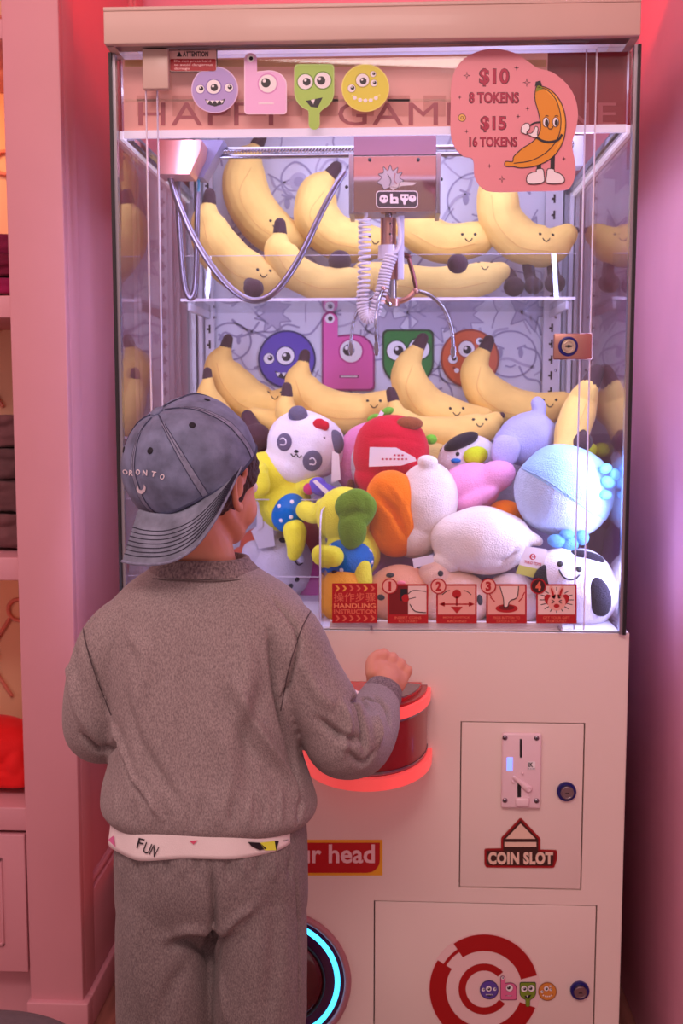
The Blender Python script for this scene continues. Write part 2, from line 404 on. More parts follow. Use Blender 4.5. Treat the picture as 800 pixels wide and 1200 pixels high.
# monster badges: the letters o b y o drawn as faces
INK = ink((26, 18, 30)); EYE = ink((244, 242, 246))
def eye(D, x, y, r, L, ring_m, look=(.25, -.15)):
    D.circ(x, y, r * 1.15, ring_m, L); D.circ(x, y, r, EYE, L + 1); D.circ(x + r * look[0], y + r * look[1], r * .52, INK, L + 2); D.circ(x + r * (look[0] - .18), y + r * (look[1] - .2), r * .18, EYE, L + 3)
def badge(kind, Y, box, parent, cols, name='monster_badge', outline=1.5, label=None, thick=.0006):
    x0, y0, x1, y1 = box; W = x1 - x0; H = y1 - y0; fill, edge, ringm = [ink(c) for c in cols]
    D = Decal(Y)
    cx, cy = (x0 + x1) / 2, (y0 + y1) / 2; r = W / 2
    if kind in ('o', 'o2'):
        D.circ(cx, cy, r, edge, 1, n=48, thick=thick); D.circ(cx, cy, r - outline, fill, 2, n=48)
    if kind == 'o':
        eye(D, cx - .05 * r, cy - .12 * r, .3 * r, 3, ringm, (.1, .1)); eye(D, cx - .62 * r, cy - .02 * r, .18 * r, 3, ringm); eye(D, cx + .6 * r, cy - .08 * r, .18 * r, 3, ringm)
        D.poly(conv([(-42, 40), (-15, 50), (15, 50), (45, 38), (35, 62), (0, 72), (-32, 62)], cx, cy, 100 / r), INK, 3)
        for k in (-30, -10, 10, 30): D.poly(conv([(k - 8, 46), (k + 8, 46), (k, 60)], cx, cy, 100 / r), EYE, 4)
    if kind == 'o2':
        eye(D, cx - .12 * r, cy - .32 * r, .27 * r, 3, ringm, (.1, .1)); eye(D, cx + .35 * r, cy - .2 * r, .14 * r, 3, ringm); eye(D, cx + .32 * r, cy - .58 * r, .12 * r, 3, ringm); eye(D, cx - .58 * r, cy + .02 * r, .16 * r, 3, ringm)
        D.line(conv([(-58, 30), (-25, 48), (20, 50), (62, 28)], cx, cy, 100 / r), r * .07, edge, 3)
        for k, yy in ((-45, 41), (-22, 51), (0, 53), (22, 52), (44, 42)): D.circ(cx + k * r / 100, cy + yy * r / 100, r * .085, EYE, 4, n=10)
    if kind == 'b':
        S = lambda L: [(x0 + x * W, y0 + y * H) for x, y in L]
        def shape(o):
            return rr_b(x0 + o, y0 + o, x1 - o, y1 - o, W, H, o)
        D.poly(shape(0), edge, 1, thick); D.poly(shape(outline), fill, 2)
        eye(D, x0 + .55 * W, y0 + .50 * H, .21 * W, 3, ringm, (-.2, -.1)); D.circ(x0 + .15 * W, y0 + .09 * H, .09 * W, EYE, 3); D.circ(x0 + .16 * W, y0 + .09 * H, .045 * W, INK, 4)
        D.line([(x0 + .33 * W, y0 + .82 * H), (x0 + .7 * W, y0 + .82 * H)], H * .035, edge, 3)
        D.line([(x0 + .36 * W, y0 + .82 * H), (x0 + .67 * W, y0 + .82 * H)], H * .015, EYE, 4)
    if kind == 'y':
        def shape(o):
            hw = W * .47 - o; t = y0 + o; P = []
            for a in range(-90, 1, 15): P.append((cx + hw - .1 * W + .1 * W * math.cos(math.radians(a)), t + .1 * W + .1 * W * math.sin(math.radians(a))))
            for a in range(0, 72, 8): P.append((cx + hw * math.cos(math.radians(a)), y0 + .42 * H + (.30 * H - o) * math.sin(math.radians(a))))
            sw = .13 * W - o * .6
            P += [(cx + sw, y0 + .74 * H)]
            for a in range(0, 181, 20): P.append((cx + sw * math.cos(math.radians(a)), y1 - sw - o * .4 + sw * math.sin(math.radians(a))))
            P += [(cx - sw, y0 + .74 * H)]
            for a in range(108, 181, 8): P.append((cx + hw * math.cos(math.radians(a)), y0 + .42 * H + (.30 * H - o) * math.sin(math.radians(a))))
            for a in range(180, 271, 15): P.append((cx - hw + .1 * W + .1 * W * math.cos(math.radians(a)), t + .1 * W + .1 * W * math.sin(math.radians(a))))
            return P
        D.poly(shape(0), edge, 1, thick); D.poly(shape(outline), fill, 2)
        eye(D, cx - .21 * W, y0 + .27 * H, .175 * W, 3, ringm, (.2, .0)); eye(D, cx + .2 * W, y0 + .25 * H, .19 * W, 3, ringm, (-.2, .0))
        D.poly(conv([(-20, 0), (20, -8), (8, 16), (-8, 14)], cx, y0 + .56 * H, 100 / W), INK, 3); D.poly(conv([(-8, -2), (2, -4), (-2, 8)], cx, y0 + .56 * H, 100 / W), EYE, 4)
    o = D.build(name, parent)
    if label: o['label'] = label
    return o
def rr_b(x0, y0, x1, y1, W, H, o):
    st = x0 + .30 * W - o; top = y0; P = []
    rs = (st - x0) / 2; cx = x0 + rs
    for a in range(180, 361, 20): P.append((cx + rs * math.cos(math.radians(a)), top + rs + rs * math.sin(math.radians(a))))
    yb = y0 + .28 * H
    P.append((st, yb + .02 * H)); hw = (x1 - (x0 + .35 * W)); 
    for a in range(-90, 1, 15): P.append((x0 + .58 * W + (x1 - x0 - .58 * W) * math.cos(math.radians(a)), yb + .24 * H + .24 * H * math.sin(math.radians(a))))
    r = .08 * W
    for a in range(0, 91, 30): P.append((x1 - r + r * math.cos(math.radians(a)), y1 - r + r * math.sin(math.radians(a))))
    for a in range(90, 181, 30): P.append((x0 + r + r * math.cos(math.radians(a)), y1 - r + r * math.sin(math.radians(a))))
    return P
# ============================================================= the room
def X(px, Y, py=600): return at(px, py, Y).x
def Z(py, Y, px=430): return at(px, py, Y).z
FLOORM = mat('wood_floor', (150, 96, 84), .5, stretch=(12, 1.2, 1), var=.25, vscale=6)
WALLM = mat('pink_wall', (232, 168, 194), .5, bump=(25, .04), var=.03)
g = G(); g.box(-2.2, 1.6, -1.2, 2.62, -.04, 0); fl = struct('floor', g, FLOORM)
g = G(); g.box(-2.2, 1.6, 2.55, 2.62, 0, 2.6); struct('wall_back', g, WALLM)
g = G(); g.box(.447, .52, 1.15, 2.55, 0, 2.6, .004); struct('wall_right', g, WALLM)
g = G(); g.box(-2.2, 1.6, -1.2, 2.62, 2.6, 2.66); struct('ceiling', g, mat('ceiling_paint', (235, 205, 205), .7))

# ============================================================= pink display cabinet left of the machine
YP = 1.87
PX1 = at(82, 560, YP).x; PX0 = at(17.5, 560, YP).x
cab = thing('display_cabinet', 'tall pink built-in cabinet with open shelves and a panelled side, left of the claw machine', 'cabinet', ((PX0 + PX1) / 2, YP + .2, 0))
g = G(); g.box(PX0, PX1, YP, YP + .022, 0, 2.55, .002); obj('face_frame', g, PINK, cab)
# side: stiles and rails around a recessed field
YB = 2.5; g = G(); t = .02
g.box(PX1 - .03, PX1 - .013, YP + .022, YB, 0, 2.55); obj('side_field', g, PINK, cab)
g = G(); g.box(PX1 - .013, PX1, YP + .022, YP + .085, 0, 2.55, .002); obj('stile', g, PINK, cab)
g = G(); g.box(PX1 - .013, PX1, YB - .07, YB, 0, 2.55, .002); obj('stile', g, PINK, cab)
g = G(); g.box(PX1 - .013, PX1, YP + .085, YB - .07, 0, .235, .002); obj('rail', g, PINK, cab)
g = G(); g.box(PX1 - .013, PX1, YP + .085, YB - .07, 2.42, 2.55, .002); obj('rail', g, PINK, cab)
g = G()
g.tube([(PX1 - .011, YP + .092, .245, .007), (PX1 - .011, YP + .092, 2.41, .007)], smooth=False, nr=8)
g.tube([(PX1 - .011, YB - .078, .245, .007), (PX1 - .011, YB - .078, 2.41, .007)], smooth=False, nr=8)
g.tube([(PX1 - .011, YP + .092, .243, .007), (PX1 - .011, YB - .078, .243, .007)], smooth=False, nr=8)
obj('panel_moulding', g, PINK, cab)
zp = Z(1172, YP, 80)
g = G(); g.box(PX0 - .004, PX1 + .012, YP - .012, YP + .022, 0, zp, .003); g.box(PX1 + .0, PX1 + .012, YP + .022, YB, 0, zp, .003); obj('plinth', g, PINK, cab)
XL = PX0 - .42
g = G(); g.box(XL, PX0 + .03, 2.2, 2.215, 0, 2.55); bk = obj('back_panel', g, mat('back_panel_paint', (240, 190, 150), .5), cab)
def shelf(y0, y1, nm='shelf'):
    g = G(); g.box(XL, PX0 + .02, YP + .006, 2.2, Z(y1, YP, 10), Z(y0, YP, 10), .002); return obj(nm, g, PINK, cab)
shelf(346, 372); shelf(654, 681); shelf(948, 975, 'counter'); shelf(20, 44)
g = G(); g.box(XL, PX0 - .004, YP + .003, YP + .022, Z(1140, YP, 10), Z(979, YP, 10), .002); dr = obj('door', g, PINK, cab)
g = G(); dx1 = X(3, YP, 1050)
for (a, b, c, d) in ((XL + .05, dx1, Z(1006, YP, 5), Z(1010, YP, 5)), (XL + .05, dx1, Z(1105, YP, 5), Z(1109, YP, 5))):
    g.box(a, b, YP - .001, YP + .004, min(c, d), max(c, d), .001)
g.box(dx1 - .004, dx1, YP - .001, YP + .004, Z(1109, YP, 5), Z(1006, YP, 5), .001); obj('panel_moulding', g, PINK, dr)
ROOT[dr.name] = ROOT[cab.name]
g = G(); g.box(XL, PX0, YP + .05, YP + .07, 0, Z(1138, YP, 10)); obj('toe_kick', g, PINK, cab)
g = G(); g.box(XL - .02, XL, YP, 2.2, 0, 2.55); obj('side_panel', g, PINK, cab)
# raised lattice of linked rings and bars on the back panel
g = G(); yb = 2.193
for z0 in (.62, .92, 1.22, 1.52, 1.82):
    for x0 in (-1.02, -.86, -.70):
        g.ring((x0, yb, z0), .032, .005, 'Y', 8, 6)
        g.ring((x0 + .08, yb, z0 + .1), .022, .004, 'Y', 16, 6)
        for dx, dz in ((.08, .1), (-.08, .1), (.08, -.1), (-.08, -.1)):
            g.tube([(x0 + dx * .35, yb, z0 + dz * .3, .004), (x0 + dx * .75, yb, z0 + dz * .8, .004)], smooth=False, nr=6)
        g.tube([(x0, yb, z0 + .032, .004), (x0, yb, z0 + .268, .004)], smooth=False, nr=6)
obj('lattice', g, mat('lattice_paint', (226, 130, 110), .5), cab)

# folded clothes on the shelves
def cloth(name, label, grp, col, px0, px1, py0, py1, Y, roll=True, seed=0):
    rnd = random.Random(seed); c = at((px0 + px1) / 2, py1, Y + .05); g = G()
    p0, p1 = at(px0, py0, Y), at(px1, py1, Y); h = (p0.z - p1.z) / 2; zc = (p0.z + p1.z) / 2
    n = 4
    for k in range(n):
        zz = p1.z + (p0.z - p1.z) * (.1 + .8 * (k + .5) / n)
        g.tube([(p0.x - .02, Y + .07, zz, h / n * 1.15), (p0.x + (p1.x - p0.x) * .5, Y + .045 + rnd.uniform(-.01, .01), zz + rnd.uniform(-.1, .1) * h, h / n * 1.25), (p1.x - h * .3, Y + .05 + rnd.uniform(-.01, .01), zz + rnd.uniform(-.15, .15) * h, h / n * 1.2)], 14, 12, flat=1.0)
        g.box(p0.x - .02, p1.x - h * .4, Y + .03 + rnd.uniform(0, .012), Y + .17, zz - h / n * .9, zz + h / n * .9, .003)
    o = obj(name, g, mat('cloth_%d_%d_%d' % col, col, .9, sheen=.3, bump=(500, .3), var=.12, vscale=60), None, fuse=.0035, smooth_it=3, disp=folds([], .0012, 60))
    o['label'] = label; o['category'] = 'clothing'; o['group'] = grp; return o
grp = 'dark rolled clothes on the middle shelf'
for i, (a, b, x1, c, lab) in enumerate(((486, 528, 23, (108, 66, 70), 'rolled greyish-brown garment, topmost of the pile on the middle shelf'), (524, 566, 26, (92, 58, 62), 'rolled dark brown garment, second from the top of the pile on the middle shelf'), (562, 606, 28, (100, 62, 66), 'rolled dark brown garment, third from the top of the pile on the middle shelf'), (603, 648, 29, (112, 70, 74), 'rolled brown garment, lowest of the pile on the middle shelf'))):
    cloth('folded_garment', lab, grp, c, -40, x1, a, b, 1.92, seed=i)
grp = 'magenta clothes on the top shelf'
for i, (a, b, c, lab) in enumerate(((268, 296, (118, 8, 60), 'dark magenta folded garment, topmost of the pile on the top shelf'), (294, 322, (104, 4, 48), 'dark magenta folded garment in the middle of the pile on the top shelf'), (320, 343, (140, 6, 74), 'brighter magenta folded garment at the bottom of the top shelf pile'))):
    cloth('folded_garment', lab, grp, c, -40, 14, a, b, 1.92, seed=10 + i)
g = G(); c = at(-20, 930, 1.95)
p = at(34, 930, 1.92)
g.box(p.x - .25, p.x - .004, 1.925, 2.1, p.z + .004, p.z + .05, .012); g.ell((p.x - .12, 2.0, p.z + .07), (.14, .085, .05)); g.ell((p.x - .03, 1.99, p.z + .045), (.035, .07, .045))
o = obj('red_fabric', g, mat('red_cloth', (226, 6, 12), .8, sheen=.3, bump=(400, .3), var=.08), None, fuse=.004, smooth_it=5,
    disp=folds([([(p.x - .2, 1.92, p.z + .05), (p.x - .02, 1.93, p.z + .035)], .006, -.006), ([(p.x - .2, 1.93, p.z + .085), (p.x - .0, 1.94, p.z + .06)], .006, -.005), ([(p.x - .2, 1.92, p.z + .025), (p.x - .0, 1.92, p.z + .018)], .004, -.006)], .001, 50))
tag(o, 'bright red folded fabric on the cabinet counter', 'clothing')

# dark object in the near lower-left corner of the view
c = at(-40, 1318, 1.0)
g = G(); g.ell(c + Vector((0, .02, 0)), (.13, .10, .085), p=.8); g.box(c.x - .12, c.x + .12, c.y - .06, c.y + .1, .0, c.z + .02, .02)
o = obj('stool', g, mat('grey_felt', (92, 78, 84), .95, bump=(300, .4), var=.08, vscale=120), None, fuse=.006, smooth_it=8)
tag(o, 'dark grey upholstered stool just showing in the lower left corner', 'stool')

# ============================================================= the claw machine
YF = 1.71; YBK = 2.31
ML = X(131, YF, 120); MR = X(747, YF, 120)          # left and right edges of the case
ZB = Z(741, YF, 600); ZH = Z(47, 1.66, 400); ZT = Z(8, 1.66, 400)
mc = thing('claw_machine', 'pale pink-white claw machine with a clear case full of plush toys', 'claw machine', ((ML + MR) / 2, 2.0, 0))
DARK = mat('dark_gap', (40, 22, 26), .6)
# base cabinet: front sheet with openings for two doors, built from strips
BL = ML + .004; BR = X(729, YF, 1000)
def Zf(py): return Z(py, YF, 560)
c0, c1, cz0, cz1 = X(538.5, YF, 940), X(683.5, YF, 940), Zf(1041), Zf(845.5)
s0, s1, sz1 = X(437.5, YF, 1150), X(697.5, YF, 1150), Zf(1058); sz0 = .12
xs = [BL, s0, c0, c1, s1, BR]; g = G()
g.box(BL, BR, YF, YF + .02, cz1, ZB)                       # above the coin door
g.box(BL, c0, YF, YF + .02, cz0, cz1); g.box(c1, BR, YF, YF + .02, cz0, cz1)
g.box(BL, BR, YF, YF + .02, sz1, cz0)
g.box(BL, s0, YF, YF + .02, sz0, sz1); g.box(s1, BR, YF, YF + .02, sz0, sz1)
g.box(BL, BR, YF, YF + .02, .05, sz0)
obj('front_panel', g, WHITE, mc)
g = G(); g.box(BL, BR, YF + .03, YBK, .05, ZB - .012); g.box(BL, BR, YF + .001, YF + .05, ZB - .012, ZB, .002); obj('cabinet_body', g, mat('cabinet_dark', (120, 90, 92), .5), mc)
for x in (BL - .002, BR): g = G(); g.box(x, x + .002, YF + .002, YBK, .05, ZB); obj('side_panel', g, WHITE, mc)
for x in (BL + .06, BR - .06):
    for y in (YF + .06, YBK - .06):
        g = G(); g.cyl((x, y, .025), .02, .05, 'Z', 20); obj('foot', g, BLACK, mc)
def locks(px, py, parent, r=11.5):
    c = at(px, py, YF - .001); s = YF / F
    g = G(); g.cyl(c, r * s, .005, 'Y'); a = obj('lock_collar', g, mat('blue_collar', (28, 26, 110), .35), parent)
    g = G(); g.cyl(c - Vector((0, .004, -.6 * s)), r * .68 * s, .009, 'Y', r2=r * .68 * s); g.ring(c - Vector((0, .0085, -.6 * s)), r * .58 * s, .0007)
    g.k = 1; q = c - Vector((0, .0087, -.0 * s)); g.box(q.x - .0030, q.x + .0030, q.y - .0003, q.y, q.z - .0006, q.z + .0006); g.ell(q + Vector((.0013, 0, 0)), (.0010, .0004, .0010)); g.ell(q - Vector((.0013, 0, 0)), (.0010, .0004, .0010))
    obj('lock_cylinder', g, [STEEL, BLACK], parent)
gp = .0018
g = G(); g.box(c0 + gp, c1 - gp, YF + .001, YF + .014, cz0 + gp, cz1 - gp, .0012); cd = obj('coin_door', g, WHITE, mc)
g = G(); g.box(s0 + gp, s1 - gp, YF + .001, YF + .014, sz0 + gp, sz1 - gp, .0012); sd = obj('service_door', g, WHITE, mc)
locks(663.5, 927.5, cd); locks(679, 1160.5, sd)
# coin acceptor
acc = G(); p0, p1 = at(586.5, 945, YF), at(634, 858.5, YF)
acc.box(p0.x, p1.x, YF - .0075, YF + .001, p0.z, p1.z, .003)
q = at(611, 935, YF); acc.box(q.x - .011, q.x + .011, YF - .014, YF - .004, q.z - .010, q.z + .004, .003)
ACM = mat('ivory_plastic', (238, 214, 222), .3, coat=.2)
obj('coin_acceptor', acc, ACM, cd)
g = G(); a, b = at(602.5, 911, YF - .011), at(619, 924, YF - .011); g.tube([(*a, .0028), (*((a + b) / 2), .0042), (*b, .0062)], 10, 12, flat=.55, ref=(0, 1, 0)); g.ring(b - Vector((0, .0035, 0)), .0035, .0006)
g.ell(at(612, 906, YF - .009), (.002, .003, .0022)); g.ell(at(601, 916, YF - .009), (.002, .003, .0018)); obj('reject_lever', g, ACM, cd)
D = Decal(YF - .0079); D.poly([(608.8, 866), (611.4, 866), (611.4, 888), (608.8, 888)], BLACK, 1); D.poly([(606, 914), (610.3, 914), (610.3, 938), (606, 938)], BLACK, 1); D.rect(618.5, 892.5, 627, 902, EYE, 1)
D.text('IK', 618.8, 893.5, 624.5, 899, INK, 2, .03); D.text('iK-COIN', 618, 900, 627, 901.6, INK, 2, .01); D.build('coin_slots', cd)
q = at(597, 895.5, YF - .0078); g = G(); g.box(q.x - .0046, q.x + .0046, q.y - .0008, q.y + .002, q.z - .0110, q.z + .0110, .001); o = obj('status_lamp', g, mat('blue_lamp', (110, 132, 255), .3, emit=2.0), cd)
for (x, y) in ((591.5, 864.5), (628.5, 865), (591.5, 938), (628.5, 938.5)):
    q = at(x, y, YF - .0075); g = G(); g.ell(q, (.0042, .0025, .0042)); g.k = 1; g.box(q.x - .002, q.x + .002, q.y - .0028, q.y - .002, q.z - .0004, q.z + .0004); g.box(q.x - .0004, q.x + .0004, q.y - .0028, q.y - .002, q.z - .002, q.z + .002); obj('screw', g, [CHROME, BLACK], cd)
# COIN SLOT sign
YS = YF + .0006; CR = ink((120, 12, 18)); BR2 = ink((60, 26, 20)); CRM = ink((232, 205, 184))
D = Decal(YS)
off = lambda L: conv(L, 530, 840, 4.7)
D.poly(off([(375, 560), (480, 672), (480, 735), (560, 735), (573, 745), (570, 785), (558, 830), (380, 828), (190, 826), (178, 815), (180, 738), (190, 727), (270, 727), (272, 665)]), CR, 1, .0006)
D.poly(off([(375, 573), (470, 674), (470, 745), (556, 743), (556, 785), (548, 820), (200, 816), (188, 805), (190, 740), (280, 740), (280, 674)]), BR2, 2)
D.poly(off([(375, 588), (457, 672), (293, 672)]), CRM, 3); D.poly(off([(286, 690), (462, 690), (462, 716), (286, 716)]), CRM, 3)
D.line(off([(375, 562), (478, 673), (478, 737), (566, 738), (571, 785), (556, 828), (380, 826), (190, 824), (180, 812), (182, 732), (274, 728), (274, 668), (372, 562)]), 1.7, ink((158, 22, 24)), 3, n=0) if False else None
_o = off([(375, 560), (480, 672), (480, 735), (571, 738), (571, 785), (556, 828), (190, 826), (180, 812), (180, 730), (272, 728), (272, 668)])
for _i in range(len(_o)): D.line([_o[_i], _o[(_i + 1) % len(_o)]], 2.0, ink((160, 20, 24)), 4)
D.text('COIN SLOT', *off([(196, 744)])[0], *off([(554, 814)])[0], CRM, 5, .055, space=1.08)
D.build('coin_slot_sign', cd)['label'] = 'red and cream sign with a triangle and the words COIN SLOT'
# target emblem and badges on the service door
D = Decal(YS); E = ink((168, 8, 14)); EW = ink((236, 206, 204)); cx, cy = 567, 1159
D.circ(cx, cy, 66, EW, 1, n=64, thick=.0004)
EWd = EW
D.arc(cx, cy, 44.5, 64, 14.5, 124, E, 2); D.arc(cx, cy, 44.5, 64, 148, 341 if False else 340, E, 2); D.arc(cx, cy, 52, 62 - 6, 124, 148, E, 2)
D.arc(cx, cy, 21.5, 30, 42, 325, E, 2)
D.build('target_emblem', sd)['label'] = 'red broken rings emblem printed on the service door'
PAL = {'purple': ((92, 70, 165), (50, 34, 100), (50, 36, 110)), 'pink': ((226, 110, 158), (130, 40, 90), (170, 60, 110)), 'green': ((120, 150, 40), (50, 70, 20), (60, 90, 20)), 'orange': ((214, 140, 60), (150, 80, 30), (170, 90, 40))}
YD = YS - .0014
badge('o', YD, (562, 1149, 584, 1171), sd, PAL['purple'], outline=.8); badge('b', YD, (586, 1143.5, 605.5, 1172), sd, PAL['pink'], outline=.8)
badge('y', YD, (608, 1151, 628.5, 1180), sd, PAL['green'], outline=.8); badge('o2', YD, (630.5, 1151, 652, 1173), sd, PAL['orange'], outline=.8)
# red notice behind the boy
D = Decal(YF); RED = ink((186, 10, 22)); YEL = ink((238, 176, 40))
D.rect(222, 984, 448, 1026, YEL, 1, .0004)
D.poly([(226, 987.5), (445, 987.5), (445, 1008)] + [(430 + 15 * math.cos(a), 1008 + 15 * math.sin(a)) for a in (.3, .6, .9, 1.2, 1.57)] + [(226, 1023)], RED, 2)
D.text('Watch your head', 231, 989.5, 439, 1018.5, ink((240, 206, 210)), 3, .022)
D.build('head_notice', mc)['label'] = 'red and yellow notice with pink lettering'

# prize chute: ring lamp, bezel, dark red flap
cc = at(326, 1147, YF); s = YF / F
g = G(); g.ring(cc - Vector((0, .003, 0)), 86 * s, .006); ch = obj('chute_bezel', g, mat('bezel_plastic', (176, 120, 130), .35), mc)
g = G(); g.ring(cc - Vector((0, .004, 0)), 73.5 * s, .0042, n=96); o = obj('ring_lamp', g, mat('cyan_lamp', (60, 200, 255), .3, emit=3.2), mc); o['label'] = 'glowing cyan ring around the prize chute'
g = G(); g.cyl(cc + Vector((0, -.001, 0)), 86 * s, .006, 'Y', 64); obj('chute_plate', g, mat('plum_plastic', (58, 12, 52), .2, coat=.5), mc)
g = G(); g.ell(cc + Vector((0, -.004, 0)), (56 * s, .014, 56 * s)); obj('chute_flap', g, mat('flap_plastic', (74, 4, 22), .12, coat=.6), mc)
g = G(); g.ring(cc - Vector((0, .006, 0)), 57 * s, .002, n=80); obj('flap_rim', g, BLACK, mc)
D = Decal(YF - .019); D.text('PUSH', 306, 1192, 346, 1202, EYE, 1, .01); D.build('flap_print', mc)

# control console: half drum with two glowing rims
cxx = at(430, 800, YF).x; zt = Z(799, YF, 470); zlow = Z(880, YF, 470); RX = .101; RYd = .15
def halfring(z0, z1, k, n=40, kin=0.0):
    P = [(cxx + RX * k * math.cos(a), YF - RYd * k * math.sin(a)) for a in [PI * i / n for i in range(n + 1)]]; return [(x, y, z0) for x, y in P]
RIM = mat('rim_lamp', (255, 88, 86), .4, emit=.5)
def drum(name, k, z0, z1, mm, parent, label=None):
    g = G(); g.prism(halfring(z0, z1, k), (0, 0, z1 - z0)); o = obj(name, g, mm, parent)
    if label: o['label'] = label
    return o
con = drum('control_console', .95, zlow, zt - .004, DKRED, mc, 'dark red half-round console with glowing red rims')
drum('rim_lamp', 1.0, zt - .024, zt - .008, RIM, con); drum('rim_lamp', 1.03, zlow - .012, zlow + .006, RIM, con)
drum('trim_band', .965, zt - .029, zt - .024, CHROME, con); drum('trim_band', .965, zlow + .008, zlow + .013, CHROME, con)
drum('console_top', .86, zt - .006, zt, mat('console_red', (196, 22, 30), .22, coat=.5), con)
g = G(); g.prism([(cxx + RX * .84 * math.cos(a), YF - .004 - RYd * .80 * math.sin(a), zt) for a in [.10 + .75 * i / 20 for i in range(21)]] + [(cxx + RX * .60 * math.cos(a), YF - .004 - RYd * .52 * math.sin(a), zt) for a in [.85 - .75 * i / 20 for i in range(21)]], (0, 0, .0015)); obj('metal_insert', g, STEEL, con)
JS = at(452, 812, 1.635)
g = G(); g.tube([(JS.x, JS.y, zt, .004), (JS.x, JS.y, zt + .045, .004)], nr=12, smooth=False); g.ell((JS.x, JS.y, zt + .002), (.014, .014, .006)); js = obj('joystick', g, BLACK, con)
g = G(); g.ell((JS.x, JS.y, zt + .036), .013); obj('joystick_ball', g, mat('ball_red', (200, 16, 24), .2, coat=.6), js) if False else None
BTN = at(412, 812, 1.62)
g = G(); g.ring((BTN.x, BTN.y, zt + .002), .016, .003, 'Z', 32); obj('button_collar', g, CHROME, con)
g = G(); g.ell((BTN.x, BTN.y, zt + .003), (.013, .013, .007)); obj('drop_button', g, mat('lit_button', (240, 200, 215), .2, emit=.3), con)

# header
HL, HR = X(121, 1.66, 25), X(751, 1.66, 25)
g = G(); g.box(HL, HR, 1.66, YBK + .02, ZT - .0, ZT + .006, .001); g.box(HL, HR, 1.66, 1.675, ZH, ZT, .002); g.box(HL, HL + .012, 1.67, YBK + .02, ZH, ZT); g.box(HR - .012, HR, 1.67, YBK + .02, ZH, ZT)
HDM = mat('header_cream', (204, 178, 166), .4, coat=.05); obj('header', g, HDM, mc)
g = G(); g.box(HL + .012, HR - .012, 1.675, 1.705, ZH + .002, ZH + .008); obj('header_underside', g, STEEL, mc)
g = G(); q0 = X(170, 1.69, 50); q1 = X(690, 1.69, 50); g.box(q0, q1, 1.69, 1.70, ZH + .001, ZH + .008); obj('door_rail', g, STEEL, mc)
g = G(); g.box(-.42, .34, 1.99, 2.02, ZT + .006, ZT + .03, .004); o = obj('roof_strip_lamp', g, mat('red_lamp', (255, 50, 50), .4, emit=3), mc)
# inside roof, white
g = G(); g.box(ML + .004, MR - .004, 1.74, YBK, 1.715, 1.725); obj('case_roof', g, LAV, mc)

# corner posts
for (x, nm) in ((ML, 1), (MR, -1)):
    g = G(); g.box(x - .001, x + .0035 * nm + (.0 if nm > 0 else 0), YF - .012, YF + .004, ZB, ZH, 0) if nm > 0 else g.box(x - .0035, x + .001, YF - .012, YF + .004, ZB, ZH, 0)
    obj('gasket', g, BLACK, mc)
    g = G(); a, b = sorted((x + .0035 * nm, x + .0085 * nm)); g.box(a, b, YF - .008, YF + .004, ZB, ZH); obj('corner_profile', g, STEEL, mc)
    a, b = sorted((x, x + .022 * nm)); g = G(); g.box(a, b, YBK - .02, YBK, ZB, 1.72); obj('rear_post', g, LAV, mc)
# glass
EDGE = mat('acrylic_edge', (226, 216, 236), .25, coat=.3)
DX0, DX1 = X(175, YF, 300), X(693, YF, 300)
def pane(name, x0, x1, y0, y1, z0, z1, mm=GLASS, label=None):
    g = G(); g.box(x0, x1, y0, y1, z0, z1); o = obj(name, g, mm, mc); 
    if label: o['label'] = label
    return o
pane('fixed_pane', ML + .008, DX0 - .002, YF, YF + .005, ZB, ZH)
pane('fixed_pane', DX1 + .002, MR - .008, YF, YF + .005, ZB, ZH)
pane('front_door_pane', DX0, DX1, YF - .006, YF - .001, ZB + .006, ZH - .004, GLASS, 'clear front door of the case')
pane('side_pane', ML + .0005, ML + .0045, YF + .005, YBK - .02, ZB, 1.70); pane('side_pane', MR - .0045, MR - .0005, YF + .005, YBK - .02, ZB, 1.70)
for x in (DX0, DX1, X(682, YF, 300), X(187, YF, 300)):
    g = G(); f_ = x in (DX0, DX1); g.box(x - .0008, x + .0008, YF - (.0062 if f_ else .0008), YF + (-.0008 if f_ else .005), ZB + .006, ZH - .004); obj('pane_edge', g, EDGE, mc)
# bottom rail inside the case, floor of the case
g = G(); g.box(X(386, YF, 730), X(660, YF, 730), YF + .006, YF + .012, ZB, Z(729, YF, 500), .001); obj('sill_rail', g, WHITE, mc)
g = G(); g.box(ML + .006, MR - .006, YF + .008, YBK, ZB - .004, ZB + .002); obj('case_floor', g, LAV, mc)
for px in (435, 655):
    q = at(px, 736, YF - .0); g = G(); g.tube([(q.x, YF - .008, q.z, .0022), (q.x, YF + .006, q.z, .0022)], smooth=False, nr=12); obj('pane_pin', g, STEEL, mc)
